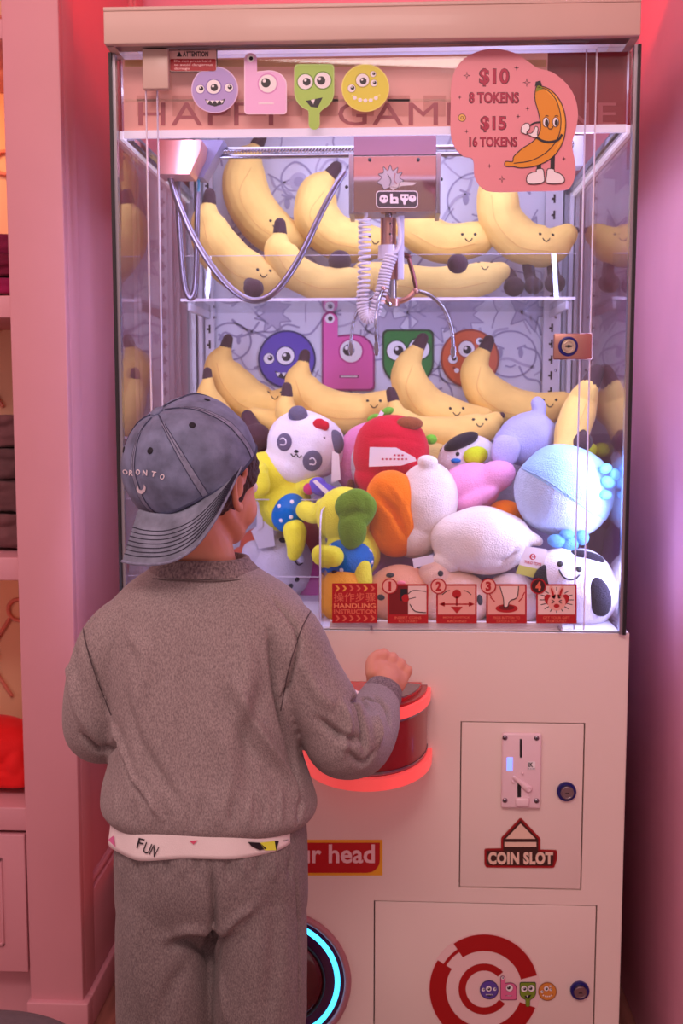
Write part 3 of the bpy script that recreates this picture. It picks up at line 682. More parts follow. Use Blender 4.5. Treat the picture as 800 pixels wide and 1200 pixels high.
# back board with printed drawings
g = G(); g.box(ML + .02, MR - .02, YBK - .02, YBK - .005, ZB, 1.72); obj('back_board', g, mat('board_print', (220, 220, 234), .5, var=.03), mc)
D = Decal(YBK - .0205); LN = ink((160, 154, 186)); LN2 = ink((186, 180, 206)); rnd = random.Random(5)
def face_doodle(x, y, r, ang=0):
    D.line([(x + r * math.cos(a), y + r * .9 * math.sin(a)) for a in [2 * PI * i / 10 for i in range(10)]], 2.2, LN, 2, close=True)
    for sx in (-1, 1):
        D.circ(x + sx * r * .4, y - r * .05, r * .10, LN, 2, ry=r * .2); D.line([(x + sx * r * .6, y - r * .35), (x + sx * r * .25, y - r * .2)], 2.5, LN, 3)
    D.line([(x - r * .2, y + r * .45), (x, y + r * .5), (x + r * .2, y + r * .42)], 2, LN, 2)
def star(x, y, r, n, k=.5):
    P = [(x + (r if i % 2 == 0 else r * k) * math.cos(PI * i / n + .3), y + (r if i % 2 == 0 else r * k) * math.sin(PI * i / n + .3)) for i in range(2 * n)]
    D.poly(P, LN2, 1); 
    for i in range(2 * n): D.line([P[i], P[(i + 1) % (2 * n)]], 1.6, LN, 2)
for (x, y, r) in ((598, 415, 30), (300, 470, 26), (500, 465, 30), (598, 480, 26), (350, 240, 34), (560, 235, 36), (270, 400, 24), (455, 235, 30), (395, 470, 20)): face_doodle(x, y, r)
for (x, y, r, n) in ((455, 385, 26, 7), (505, 375, 30, 8), (280, 300, 34, 9), (620, 360, 30, 6), (410, 300, 30, 8), (540, 370, 28, 9), (610, 200, 30, 7), (320, 370, 22, 7), (620, 280, 28, 8)): star(x, y, r, n)
for i in range(110):
    x, y = rnd.uniform(258, 632), rnd.uniform(175, 500); L = [(x, y)]; a = rnd.uniform(0, 6)
    for k in range(4): a += rnd.uniform(-1, 1); x += 16 * math.cos(a); y += 16 * math.sin(a); L.append((min(634, max(256, x)), y))
    D.line(L, rnd.uniform(1.4, 3.4), LN if rnd.random() < .5 else LN2, 2)
# a large wide eyed face, generic
D.line([(330, 205), (345, 190), (362, 200), (366, 220), (352, 232), (334, 226)], 2.4, LN, 3, close=True); D.circ(350, 213, 11, LN2, 3); D.circ(350, 213, 6, LN, 4); D.line([(300, 190), (318, 240), (345, 268), (380, 262), (396, 230), (400, 190)], 2.4, LN, 3); D.line([(330, 250), (345, 256), (352, 246)], 2, LN, 3)
D.build('printed_drawing', mc)
YBd = YBK - .024
badge('o', YBd, (302, 388, 370, 454), mc, ((88, 62, 176), (36, 24, 92), (44, 30, 110)), outline=2.2, name='wall_badge', label='large purple round monster badge on the back board')
badge('b', YBd, (377, 365, 439, 458), mc, ((232, 96, 178), (150, 36, 110), (200, 50, 140)), outline=2.2, name='wall_badge', label='large pink one-eyed letter b badge on the back board')
badge('y', YBd, (446, 386, 510, 478), mc, ((30, 128, 48), (14, 60, 24), (14, 80, 30)), outline=2.2, name='wall_badge', label='large green two-eyed badge on the back board')
badge('o2', YBd, (516, 386, 585, 454), mc, ((216, 96, 40), (150, 50, 20), (160, 60, 20)), outline=2.2, name='wall_badge', label='large orange round monster badge on the back board')
# slotted uprights
def upright(px, Y, w_=.018):
    x = at(px, 420, Y).x; g = G(); g.box(x - w_ / 2, x + w_ / 2, Y, Y + .012, ZB, 1.62); u = obj('slotted_upright', g, LAV, mc)
    g = G(); z = Z(500, Y)
    while z < Z(200, Y):
        g.box(x - .002, x + .002, Y - .0006, Y + .002, z, z + .017); g.box(x - .006, x + .002, Y - .0006, Y + .002, z + .006, z + .010); z += .032
    obj('slots', g, DARK, u)
    for py in (290, 372, 434, 480):
        q = at(px + 5, py, Y); g = G(); g.ell((q.x, Y, q.z), (.003, .002, .003)); obj('screw', g, CHROME, u)
YU = YBK - .045
upright(246, YU); upright(646, YU, .034)
for px in (228, 236, 666, 672): 
    x = at(px, 400, YU).x; g = G(); g.box(x - .004, x + .004, YU - .01, YU + .006, ZB, 1.70); obj('corner_trim', g, LAV if px in (236, 666) else STEEL, mc)
# clear shelf for the upper bananas and lower ledge
xs0, xs1 = at(205, 350, 1.97).x, at(676, 350, 2.0).x
def cshelf(py, Yfr, name, t=.005, lip=0):
    z = Z(py, Yfr); g = G(); g.box(xs0, xs1, Yfr, YBK - .022, z - t, z); o = obj(name, g, GLASS2, mc)
    g = G(); g.box(xs0, xs1, Yfr - .0008, Yfr, z - t, z); 
    obj('shelf_edge', g, EDGE, o)
    if lip: g = G(); g.box(xs0, xs1, Yfr - .003, Yfr, z, z + lip); obj('shelf_lip', g, GLASS2, o); g = G(); g.box(xs0, xs1, Yfr - .003, Yfr, z + lip, z + lip + .0008); obj('lip_edge', g, EDGE, o)
    for x in (xs0 + .01, xs1 - .01): g = G(); g.box(x - .003, x + .003, Yfr + .03, YBK - .03, z - t - .014, z - t, .001); obj('shelf_bracket', g, LAV, o)
    return z
ZS1 = cshelf(349, 2.02, 'clear_shelf', lip=.076)
ZS2 = cshelf(512, 2.06, 'clear_ledge')
# clear chute walls at the lower left of the case
xc = at(374, 650, YF + .02).x; zc = Z(586, 1.95, 330)
def rounded_wall():
    y0, y1 = YF + .012, 1.95; P = [(xc, y0, ZB), (xc, y1, ZB), (xc, y1, zc)]
    for a in range(0, 91, 15): P.append((xc, y0 + .04 - .04 * math.sin(math.radians(a)), zc - .04 + .04 * math.cos(math.radians(a))))
    return P
g = G(); g.prism(rounded_wall(), (.004, 0, 0)); cw = obj('chute_wall', g, GLASS2, mc)
g = G(); P = [p for p in rounded_wall()[2:]] + [(xc, YF + .012, ZB)]; g.tube([(p[0] + .002, p[1], p[2], .0014) for p in P], nr=6, smooth=False); obj('wall_edge', g, EDGE, cw)
g = G(); g.box(ML + .008, xc, 1.95, 1.954, ZB, zc); cw = obj('chute_wall', g, GLASS2, mc)
g = G(); g.box(ML + .008, xc, 1.949, 1.955, zc, zc + .0015); zz = Z(676, 1.95, 330); g.box(ML + .008, xc, 1.948, 1.950, zz, zz + .0012); obj('wall_edge', g, EDGE, cw)

# banner below the header, on front and both sides
zb0, zb1 = Z(152, 1.735, 300), ZH; SAL = mat('banner_salmon', (240, 166, 150), .35, emit=.16, coat=.2, var=.12, vscale=4); BRD = mat('banner_red', (150, 16, 30), .3, coat=.3)  # salmon paints a reflection wash over the red banner; glow added to brighten it
xr = X(641, 1.735, 100)
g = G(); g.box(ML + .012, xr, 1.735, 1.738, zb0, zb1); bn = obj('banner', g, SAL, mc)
g = G(); g.box(xr, MR - .012, 1.735, 1.738, zb0, zb1); obj('banner', g, BRD, mc)
for x in (ML + .006, MR - .009): g = G(); g.box(x, x + .003, 1.735, YBK - .02, zb0, zb1); obj('side_banner', g, BRD, mc)
g = G(); z2 = Z(161, 1.735, 300); g.box(ML + .012, MR - .012, 1.730, 1.736, z2, zb0); g.box(MR - .010, MR - .005, 1.735, YBK - .02, z2, zb0); g.box(ML + .005, ML + .010, 1.735, YBK - .02, z2, zb0); obj('banner_border', g, mat('light_strip', (240, 228, 244), .4, emit=.35), mc)
D = Decal(1.7345); PT = ink((196, 90, 96)); PT2 = ink((238, 170, 150))
for (a, b, c) in ((70, 78, (240, 186, 120)), (116, 119, (244, 186, 160))): D.rect(146, a, 640, b, ink(c), 1)
for x in range(160, 520, 42): D.rect(x, 112, x + 26, 136, ink((232, 158, 140)), 1)
LM = ink((186, 92, 96))
D.text('HAPPY', 162, 120, 334, 147, LM, 2, .0, space=1.1); D.text('GAME ZONE', 396, 120, 722, 147, LM, 2, .0, space=1.1)
D.build('banner_print', mc)['label'] = 'HAPPY GAME lettering on the pink banner'

# printed stickers on the door pane
YG = YF - .0064
GP = {'purple': ((178, 160, 222), (226, 200, 240), (130, 110, 190)), 'pink': ((240, 190, 236), (250, 220, 246), (220, 150, 210)), 'green': ((168, 214, 92), (190, 230, 130), (110, 160, 50)), 'yellow': ((226, 222, 70), (240, 236, 120), (180, 170, 40))}
badge('o', YG, (224, 77, 279, 133), mc, GP['purple'], 'monster_sticker', 1.2, 'pale purple round three-eyed sticker on the glass')
badge('b', YG, (286, 62, 336, 134), mc, GP['pink'], 'monster_sticker', 1.2, 'pale pink one-eyed letter b sticker on the glass')
badge('y', YG, (343, 75, 393, 152), mc, GP['green'], 'monster_sticker', 1.2, 'pale green two-eyed sticker with a stem on the glass')
badge('o2', YG, (400, 74, 456, 132), mc, GP['yellow'], 'monster_sticker', 1.2, 'yellow round four-eyed sticker on the glass')
D = Decal(YG); D.rrect(197.5, 57, 254.5, 84.5, 3, INK, 1, .0003); D.rrect(198.5, 58, 253.5, 83.5, 2.5, ink((236, 196, 190)), 2); D.rrect(199.2, 69, 252.8, 83, 2, ink((170, 10, 30)), 3)
D.text('ATTENTION', 214, 60.3, 244, 66.4, INK, 3, .03); D.poly([(210, 60.2), (213.2, 66.4), (206.8, 66.4)], INK, 3)
for i, t in enumerate(('Do not press hard', 'to avoid dangerous', 'damage')): D.text(t, 204, 70 + i * 4.4, 204 + (43, 45, 18)[i], 73.6 + i * 4.4, ink((250, 200, 200)), 4, .012)
D.build('attention_sticker', mc)['label'] = 'small red and pink ATTENTION sticker on the glass'
g = G(); a, b = at(168.5, 106, YF - .012), at(198, 55, YF - .012); g.box(a.x, b.x, YF - .020, YF - .007, a.z, b.z, .002); obj('door_hinge', g, HDM, mc)
# lock plate
g = G(); a, b = at(648, 421.5, YF - .012), at(694, 390.5, YF - .012); g.box(a.x, b.x, YF - .014, YF - .007, a.z, b.z, .0025); lp = obj('lock_plate', g, COPPER, mc)
c = at(665.5, 406, YF - .015); g = G(); g.ring(c, .0125, .0025); obj('lock_collar', g, mat('blue_collar2', (24, 26, 120), .3), lp)
g = G(); g.cyl(c, .0105, .010, 'Y'); g.ring(c - Vector((0, .005, 0)), .0075, .0008); g.k = 1; g.box(c.x - .005, c.x + .005, c.y - .0056, c.y - .005, c.z - .0012, c.z + .0012); g.ell(c - Vector((0, .0052, 0)), (.0024, .0006, .0024)); obj('lock_cylinder', g, [mat('brass', (206, 190, 170), .25, 1), BLACK], lp)
for (t) in ((0),):
    pass
# instruction stickers along the bottom
D0 = Decal(YG); R1 = ink((178, 14, 26)); PK = ink((232, 170, 158)); YL = ink((236, 168, 76)); OR_ = ink((222, 110, 84))
D0.rect(389, 683.5, 442, 730, R1, 1, .0003)
for row, yy in ((0, 689.5), (1, 724.5)):
    for i in range(6):
        x = 392.5 + i * 8.2; cc_ = YL if (row == 0 and i in (0, 1, 4)) else OR_
        D0.poly([(x, yy - 3.4), (x + 2.6, yy - 3.4), (x + 5.6, yy), (x + 2.6, yy + 3.4), (x, yy + 3.4), (x + 3, yy)], cc_, 2)
D0.text('\u64cd\u4f5c\u6b65\u9aa4', 391, 694.5, 440, 705, OR_, 2, .006); D0.text('HANDLING', 391, 707, 440, 712.8, ink((236, 140, 100)), 2, .03); D0.text('INSTRUCTION', 391, 714, 440, 719.5, OR_, 2, .03)
D0.build('instruction_sticker', mc)['label'] = 'red HANDLING INSTRUCTION sticker with yellow arrows'
WH = ink((236, 206, 200))
for i, (x0, txt) in enumerate(((454, 'INSERT COINS\nTO START'), (511, 'MOVE JOYSTICK\nAROUND'), (569.5, 'PRESS BUTTON TO\nCATCH A TOY'), (628, 'GET YOUR GIFT\nFROM OUTLET'))):
    D = Decal(YG); x1 = x0 + 47.5; D.rect(x0, 684.5, x1, 730.5, R1, 1, .0003); D.rect(x0 + 2, 686.5, x1 - 2, 720, (WH, PK, PK, WH)[i], 2)
    D.text(txt.split('\n')[0], x0 + 8, 722.4, x1 - 8, 725.4, OR_, 3, .02); D.text(txt.split('\n')[1], x0 + 12, 726.6, x1 - 12, 729.4, OR_, 3, .02)
    c_ = x0 + 24
    if i == 0:
        D.rect(x0 + 2, 686.5, x0 + 24, 720, ink((120, 8, 16)), 3); D.rect(x0 + 15, 690, x0 + 23, 704, INK, 4); D.circ(x0 + 21, 701, 4.5, R1, 5)
        D.poly([(x0 + 24, 696), (x0 + 30, 692), (x0 + 45, 693), (x0 + 45, 718), (x0 + 32, 716), (x0 + 26, 708)], WH, 6); D.line([(x0 + 24, 696), (x0 + 30, 692), (x0 + 45, 693)], 1, INK, 7); D.line([(x0 + 26, 708), (x0 + 32, 716), (x0 + 45, 718)], 1, INK, 7); D.line([(x0 + 25, 702), (x0 + 33, 700)], .9, INK, 7)
    if i == 1:
        D.circ(c_, 696, 5.2, R1, 3); D.line([(c_, 699), (c_, 710)], 2.2, R1, 3); D.poly([(c_ - 7, 711), (c_ + 7, 711), (c_, 719)], R1, 3); D.line([(c_ - 18, 708), (c_ + 18, 708)], 1.6, R1, 3)
        for sx in (-1, 1): D.poly([(c_ + sx * 14, 705), (c_ + sx * 14, 711), (c_ + sx * 21, 708)], R1, 3)
        D.line([(c_ - 17, 697), (c_ - 12, 693), (c_ - 8, 692)], .9, INK, 3); D.line([(c_ + 17, 697), (c_ + 12, 693), (c_ + 8, 692)], .9, INK, 3)
    if i == 2:
        D.circ(c_, 713, 13, R1, 3, ry=5); D.circ(c_, 712, 9, ink((120, 8, 16)), 4, ry=3); D.poly([(c_ - 8, 687), (c_ + 14, 687), (c_ + 12, 700), (c_ + 4, 704), (c_ + 1, 711), (c_ - 3, 711), (c_ - 4, 701)], WH, 5); D.line([(c_ - 8, 687), (c_ - 4, 701), (c_ - 3, 711), (c_ + 1, 711), (c_ + 4, 704), (c_ + 12, 700), (c_ + 14, 687)], 1, INK, 6)
        for sx in (-1, 1):
            for k in (0, 1): D.line([(c_ + sx * (14 + k * 4), 705 - k * 5), (c_ + sx * (19 + k * 2), 700 - k * 6)], 1.3, R1, 3)
    if i == 3:
        for k in range(16):
            a = 2 * PI * k / 16; D.line([(c_ + 13 * math.cos(a), 703 + 11 * math.sin(a)), (c_ + 20 * math.cos(a), 703 + 15 * math.sin(a))], 1, INK, 3)
        D.circ(c_, 706, 10.5, PK, 4, ry=9.5); 
        for sx in (-1, 1): D.circ(c_ + sx * 5, 694, 3, PK, 4, ry=8, rot=sx * .3); D.circ(c_ + sx * 5, 694, 1.3, R1, 5, ry=5, rot=sx * .3); D.circ(c_ + sx * 9, 703, 5, R1, 3, ry=7, rot=sx * .5); D.line([(c_ + sx * 6, 703), (c_ + sx * 3, 705), (c_ + sx * 6, 707)], 1, INK, 6)
        D.circ(c_, 710, 3.4, R1, 5, ry=2.4)
    D.circ(x0 + 2.5, 687, 9.3, R1, 8); D.circ(x0 + 2.5, 687, 7.8, (PK, PK, PK, ink((60, 6, 12)))[i], 9); D.text(str(i + 1), x0 + (1.0 if i == 0 else -.8), 681.5, x0 + (4.2 if i == 0 else 5.8), 692.5, R1 if i < 3 else OR_, 10, .05)
    D.build('instruction_sticker', mc)['label'] = ('red sticker 1 showing a fist at the coin slot', 'red sticker 2 showing a joystick with arrows', 'red sticker 3 showing a hand pressing a button', 'red sticker 4 showing a cheering pink face')[i]

# price sign
D = Decal(YG - .0004); SP = ink((232, 150, 160)); DK = ink((176, 30, 72)); OL = ink((70, 14, 40))
out = [(528, 124), (529.5, 92), (541, 71), (562.5, 59.5), (584, 57.5), (605, 63), (620, 73), (630.5, 80), (647.5, 85), (664.5, 99), (674, 116), (677, 135), (674, 154), (670, 169), (673, 186), (674, 203), (669, 218), (658, 223), (620, 224), (579.5, 224.7), (564.6, 220), (556, 207), (554, 187), (543, 183), (533, 173), (528, 156)]
D.poly([tuple(p[:2]) for p in closed(out, 120)], SP, 1, .003)
def bt(t, x0, y0, x1, y1, b=.02):
    D.text(t, x0 - 1, y0 - .6, x1 + 1, y1 + .9, OL, 2, b + .022); D.text(t, x0, y0, x1, y1, DK, 3, b)
bt('$10', 562, 80.5, 596, 100.5); bt('8 TOKENS', 550, 108.5, 607, 120.5); bt('$15', 563.5, 136.5, 592.5, 154); bt('16 TOKENS', 550.5, 160.5, 605, 171.5)
for (x, y, r) in ((546.8, 88.5, 4.5), (605, 79.5, 3.2), (617, 96.7, 5), (538.4, 114, 2.6), (617.8, 127.2, 2.6), (607, 136.5, 2.8), (546.5, 154, 2.6), (573.3, 194.5, 2.8), (588, 210, 4.5), (660.5, 186, 2.6)):
    D.poly([(x + (r if k % 2 == 0 else r * .25) * math.cos(PI * k / 4), y + (r if k % 2 == 0 else r * .25) * 1.1 * math.sin(PI * k / 4)) for k in range(8)], OL, 2)
    if r > 4: D.poly([(x + (r if k % 2 == 0 else r * .25) * .55 * math.cos(PI * k / 4), y + (r if k % 2 == 0 else r * .25) * .6 * math.sin(PI * k / 4)) for k in range(8)], SP, 3)
D.circ(541.2, 138, 4.6, OL, 2); D.circ(541.2, 138, 4, ink((232, 190, 96)), 3); D.circ(541.2, 138, 1.8, OL, 4); D.circ(541.2, 138, 1.2, ink((232, 190, 96)), 5)
cv = lambda L: conv(L, 520, 50, 4.706)
BAN = ink((226, 150, 20)); BN2 = ink((240, 172, 50))
bo = [(515, 235), (540, 240), (590, 262), (640, 320), (668, 400), (670, 480), (650, 560), (600, 630), (520, 675), (430, 690), (380, 682), (338, 680), (340, 655), (378, 655), (385, 628), (430, 585), (490, 545), (525, 500), (532, 450), (520, 380), (503, 320), (503, 270)]
D.poly([tuple(p[:2]) for p in closed(cv(bo), 90)], BAN, 4); D.line(cv(bo), 1, INK, 6, close=True)
D.poly([tuple(p[:2]) for p in closed(cv([(545, 250), (600, 280), (645, 340), (664, 430), (655, 530), (610, 600), (640, 530), (645, 420), (620, 330), (570, 275)]), 40)], BN2, 5)
D.line(cv([(520, 245), (570, 262), (620, 320), (645, 420), (630, 520), (570, 600), (480, 650), (385, 665)]), 1, INK, 6)
D.poly(cv([(508, 272), (513, 235), (535, 235), (545, 255), (525, 262)]), ink((130, 150, 30)), 6); D.poly(cv([(502, 240), (506, 215), (532, 209), (540, 234), (520, 236)]), INK, 7)
for ex in (562, 616): D.circ(*cv([(ex, 438)])[0], 3.9, INK, 7, ry=5.9); D.circ(*cv([(ex, 438)])[0], 3.2, EYE, 8, ry=5.2); D.circ(*cv([(ex + 4, 442)])[0], 2.0, INK, 9, ry=3.9)
D.line(cv([(570, 458), (578, 474), (595, 474), (602, 460)]), 1, INK, 7); D.line(cv([(558, 405), (568, 402), (576, 406)]), .8, INK, 7); D.line(cv([(610, 406), (620, 402), (630, 406)]), .8, INK, 7)
D.line(cv([(534, 437), (500, 442), (475, 456)]), 1.8, INK, 7); D.line(cv([(512, 522), (540, 540), (580, 548), (630, 535), (652, 505)]), 2.8, INK, 7)
for q in ([(425, 490), (430, 462), (450, 445), (470, 450), (472, 475), (458, 490), (455, 505), (440, 500)], [(458, 500), (480, 500), (495, 485), (505, 462), (518, 470), (515, 500), (515, 520), (490, 520)]):
    D.poly([tuple(p[:2]) for p in closed(cv(q), 30)], EYE, 8); D.line(cv(q), .8, INK, 9, close=True)
D.poly(cv([(510, 670), (536, 670), (536, 708), (512, 708)]), INK, 3); D.poly(cv([(588, 625), (612, 605), (610, 708), (586, 708)]), INK, 3)
for q in ([(455, 760), (462, 730), (490, 714), (508, 712), (512, 697), (545, 697), (552, 730), (552, 765), (520, 778), (470, 778)], [(562, 765), (566, 730), (572, 697), (604, 697), (612, 712), (640, 722), (662, 745), (660, 770), (620, 778), (575, 776)]):
    D.poly([tuple(p[:2]) for p in closed(cv(q), 40)], EYE, 8); D.line(cv(q), 1, INK, 9, close=True)
D.build('price_sign', mc)['label'] = 'pink cloud-shaped price sign with a cartoon banana, $10 8 tokens, $15 16 tokens'
# ============================================================= plush toys
def E(g, px, py, Y, rx, ry, rd, rot=0, p=1.0, tilt=None):
    """ellipsoid seen at (px,py) at depth Y; radii in pixels at that depth (across, up, deep)"""
    s = Y / F; R = Matrix.Rotation(math.radians(rot), 3, 'Y')
    if tilt: R = R @ Matrix.Rotation(math.radians(tilt), 3, 'X')
    g.ell(at(px, py, Y), (rx * s, rd * s, ry * s), R, p=p)
def T(g, pts, Y, n=20, nr=14, flat=1.0, **k):
    """tube along (px, py, r_px[, dY]) rows"""
    g.tube([(*at(q[0], q[1], Y + (q[3] if len(q) > 3 else 0)), q[2] * Y / F) for q in pts], n, nr, flat=flat, **k)
BLK = mat('thread_black', (20, 16, 20), .6)
BROWN = plush((78, 56, 62)); YELB = mat('banana_plush', (246, 208, 118), .9, sheen=.4, bump=(600, .5, .002), var=.10, vscale=16, spec=.1)
YELP = mat('banana_plush_pale', (240, 212, 146), .9, sheen=.4, bump=(600, .5, .002), var=.10, vscale=16, spec=.1)
def fx(a, b): return a + (b - a)
NB = 0
def toy(name, label, cat, px, py, Y, grp=None):
    return thing(name, label, cat, at(px, py, Y), grp)

def banana(pts, Y, label, face=None, fang=0, legs=(), grp='banana plush toys', two=True, fs=1.0, stem=True):
    root = toy('banana_plush', label, 'plush toy', pts[len(pts) // 2][0], max(p[1] + p[2] for p in pts), Y, grp)
    g = G(); T(g, pts, Y, 34, 20)
    # five soft ridges
    me = g.mesh('body', fuse=.0028, smooth_it=5, disp=folds([], .0012, 38)); b = link('body', me, [YELB], root)
    bv = bvh_of(b)
    if stem:
        g = G(); a, c = np.array(pts[0][:2], float), np.array(pts[1][:2], float); d = (a - c) / np.linalg.norm(a - c); r0 = pts[0][2]
        d0 = pts[0][3] if len(pts[0]) > 3 else 0
        T(g, [(a[0] + d[0] * r0 * .2, a[1] + d[1] * r0 * .2, r0 * 1.0, d0), (a[0] + d[0] * r0 * 1.3, a[1] + d[1] * r0 * 1.3, r0 * .82, d0), (a[0] + d[0] * r0 * 2.0, a[1] + d[1] * r0 * 2.0, r0 * .74, d0)], Y, 6, 12, p=1 if False else None) if False else T(g, [(a[0] + d[0] * r0 * .2, a[1] + d[1] * r0 * .2, r0 * 1.02, d0), (a[0] + d[0] * r0 * 1.6, a[1] + d[1] * r0 * 1.6, r0 * .85, d0)], Y, 6, 12)
        obj('stem', g, BROWN, root)
        g = G(); e = pts[-1]; d1 = e[3] if len(e) > 3 else 0; a, c = np.array(e[:2], float), np.array(pts[-2][:2], float); d = (a - c) / np.linalg.norm(a - c)
        E(g, a[0] + d[0] * e[2] * .92, a[1] + d[1] * e[2] * .92, Y + d1, 4, 4, 4); obj('tip', g, BROWN, root)
    if two:   # stitched seam along the belly
        g = G(); Q = []
        for i in range(1, len(pts) - 1):
            a, c = np.array(pts[i - 1][:2], float), np.array(pts[i + 1][:2], float); t = (c - a) / np.linalg.norm(c - a); nn = np.array((-t[1], t[0]))
            if nn[1] < 0: nn = -nn
            q = np.array(pts[i][:2]) + nn * pts[i][2] * .28; Q.append(tuple(q))
        if len(Q) > 1: line_on(g, bv, Q, .0009, -.0002, 30, 5); obj('seam', g, mat('seam_yellow', (226, 176, 96), .9), root)
    if face:
        fxx, fyy = face; c, s_ = math.cos(math.radians(fang)), math.sin(math.radians(fang))
        R = lambda x, y: (fxx + (x * c - y * s_) * fs, fyy + (x * s_ + y * c) * fs)
        for sx in (-1, 1): g = G(); dot_on(g, bv, *R(sx * 7.5, -2.5), .0030 * fs); obj('eye', g, BLK, root)
        g = G(); line_on(g, bv, [R(-4, 2.5), R(-2, 5), R(0, 5.8), R(2, 5), R(4, 2.5)], .0010, .0002, 12); obj('mouth', g, BLK, root)
    for L in legs:
        g = G(); T(g, [(*q, ) for q in L], Y, 12, 12); e = L[-1]; E(g, e[0], e[1], Y + (e[3] if len(e) > 3 else 0), e[2] * 1.35, e[2] * 1.25, e[2] * 1.5)
        obj('leg', g, BROWN, root, fuse=.0026, smooth_it=4)
    return root
U = 'banana plush toys on the upper shelf'; Lw = 'banana plush toys on the lower ledge'
YU_ = 2.13
banana([(245, 240, 8), (244, 258, 20), (252, 285, 26), (275, 312, 27), (302, 325, 24), (322, 326, 15)], YU_ - .03, 'banana plush at the far left of the upper shelf, smiling, beside the chrome hoses', (309, 319), 5, [[(292, 332, 7, -.03), (297, 338, 9, -.09)]], U)
banana([(300, 172, 8, .02), (288, 195, 22), (288, 225, 27), (303, 255, 27), (328, 275, 25), (352, 280, 16)], 2.22, 'upright banana plush behind the others, second from the left on the upper shelf', (324, 262), 8, [], U)
banana([(386, 206, 8), (374, 222, 21), (370, 250, 26), (388, 275, 26), (418, 284, 24), (446, 284, 16)], 2.20, 'banana plush third from the left on the upper shelf, behind the chrome hose', (440, 280), 5, [[(400, 305, 7, -.06), (398, 306, 10, -.10)]], U)
banana([(328, 275, 8), (328, 293, 19), (345, 318, 21), (375, 332, 20), (405, 332, 19), (428, 328, 14)], 2.10, 'banana plush lying low in front between two others, stem pointing up, upper shelf', None, 0, [], U)
banana([(424, 318, 12), (448, 326, 19), (490, 332, 20), (535, 332, 20), (568, 326, 19), (586, 318, 12)], 2.11, 'banana plush lying flat right under the claw on the upper shelf', (568, 310), 0, [[(537, 312, 7, -.08), (536, 309, 9, -.11)]], U, stem=False)
banana([(470, 258, 8, .03), (485, 268, 22), (520, 285, 23), (555, 280, 21), (576, 270, 13)], 2.19, 'banana plush smiling just right of the claw shaft on the upper shelf', (549, 277), 0, [], U, stem=False)
banana([(580, 205, 9, .03), (582, 228, 23), (588, 258, 25), (612, 283, 25), (642, 288, 23), (664, 276, 13)], 2.17, 'banana plush at the right end of the upper shelf with dangling brown legs', (640, 277), 3, [[(618, 305, 7), (621, 325, 7), (625, 335, 8, -.02)], [(646, 300, 7), (648, 318, 7), (650, 332, 9, -.02)], [(596, 320, 7), (600, 330, 8), (602, 336, 9, -.02)]], U)
g = None
# lower row
banana([(264, 408, 7), (259, 425, 19), (268, 448, 26), (290, 470, 27), (318, 478, 24), (340, 466, 14)], 2.17, 'banana plush at the left of the lower ledge, under the purple badge', (322, 462), 0, [], Lw)
banana([(355, 426, 7), (351, 445, 18), (362, 468, 24), (390, 482, 26), (425, 484, 23), (452, 470, 14)], 2.14, 'banana plush below the pink letter b badge on the lower ledge', (438, 472), 0, [], Lw)
banana([(489, 408, 8), (478, 428, 17), (482, 455, 23), (500, 480, 26), (532, 490, 24), (566, 490, 13)], 2.14, 'banana plush below the green badge on the lower ledge, stem covering its eye', (535, 481), 0, [], Lw)
banana([(567, 411, 8), (558, 430, 17), (565, 455, 22), (590, 475, 25), (625, 482, 23), (658, 472, 14)], 2.17, 'banana plush covering the orange badge on the lower ledge', (644, 471), 0, [], Lw)
banana([(336, 465, 7), (336, 482, 14), (350, 500, 18), (372, 512, 18)], 2.06, 'small banana stub poking up behind the panda plush', None, 0, [], Lw, two=False)
banana([(461, 470, 7), (466, 488, 14), (490, 505, 18), (530, 508, 20), (565, 502, 18), (580, 492, 10)], 2.07, 'banana plush lying below the others behind the red plush toy', (562, 494), 0, [], Lw, two=False)
banana([(243, 445, 6), (243, 462, 13), (250, 480, 17), (262, 500, 18)], 2.10, 'small banana stub at the far left of the lower ledge behind the cap', None, 0, [], Lw, two=False)
banana([(300, 490, 14), (320, 497, 17), (345, 505, 15)], 2.08, 'banana plush lying flat with a brown strap, behind the cap and panda', None, 0, [[(290, 488, 8, -.03), (300, 512, 13, -.05)]], Lw, two=False, stem=False)
banana([(691, 452, 11, -.02), (682, 471, 18, 0), (672, 500, 20, -.02), (662, 535, 15, -.04)], 1.955, 'banana plush standing on end against the right side of the case', None, 0, [[(676, 500, 8, -.03), (682, 518, 9, -.05)]], 'banana plush toys on the lower ledge')

def feat(root, bv, name, px, py, r, mm, h=.35, ry=None):
    g = G(); dot_on(g, bv, px, py, r, h, ry); return obj(name, g, mm, root)
def stroke(root, bv, name, pts, r, mm, lift=.0):
    g = G(); line_on(g, bv, pts, r, lift, 18, 6); return obj(name, g, mm, root)
def body(root, g, mm, name='body', fuse=.0026, sm=10, wob=.0012, fl=()):
    o = obj(name, g, mm, root, fuse=fuse, smooth_it=sm, disp=folds(list(fl), wob, 34)); return o, bvh_of(o)
def care_tag(root, quad, Y, name='paper_tag', col=(236, 226, 230), text=None, tc=(190, 30, 60), dY=0):
    D = Decal(Y); D.poly(quad, ink(col), 1, .0006)
    if text: 
        for (t, box, rot) in text: D.text(t, *box, ink(tc), 2, .02, rot=rot)
    return D.build(name, root)
WHT = plush((240, 232, 240)); CREAM = plush((240, 226, 218)); GREY = plush((104, 98, 122)); RED_ = plush((206, 18, 48)); LAVP = plush((176, 176, 226)); LB = plush((156, 198, 238)); LB2 = plush((192, 210, 240)); BLUE = plush((110, 176, 236))
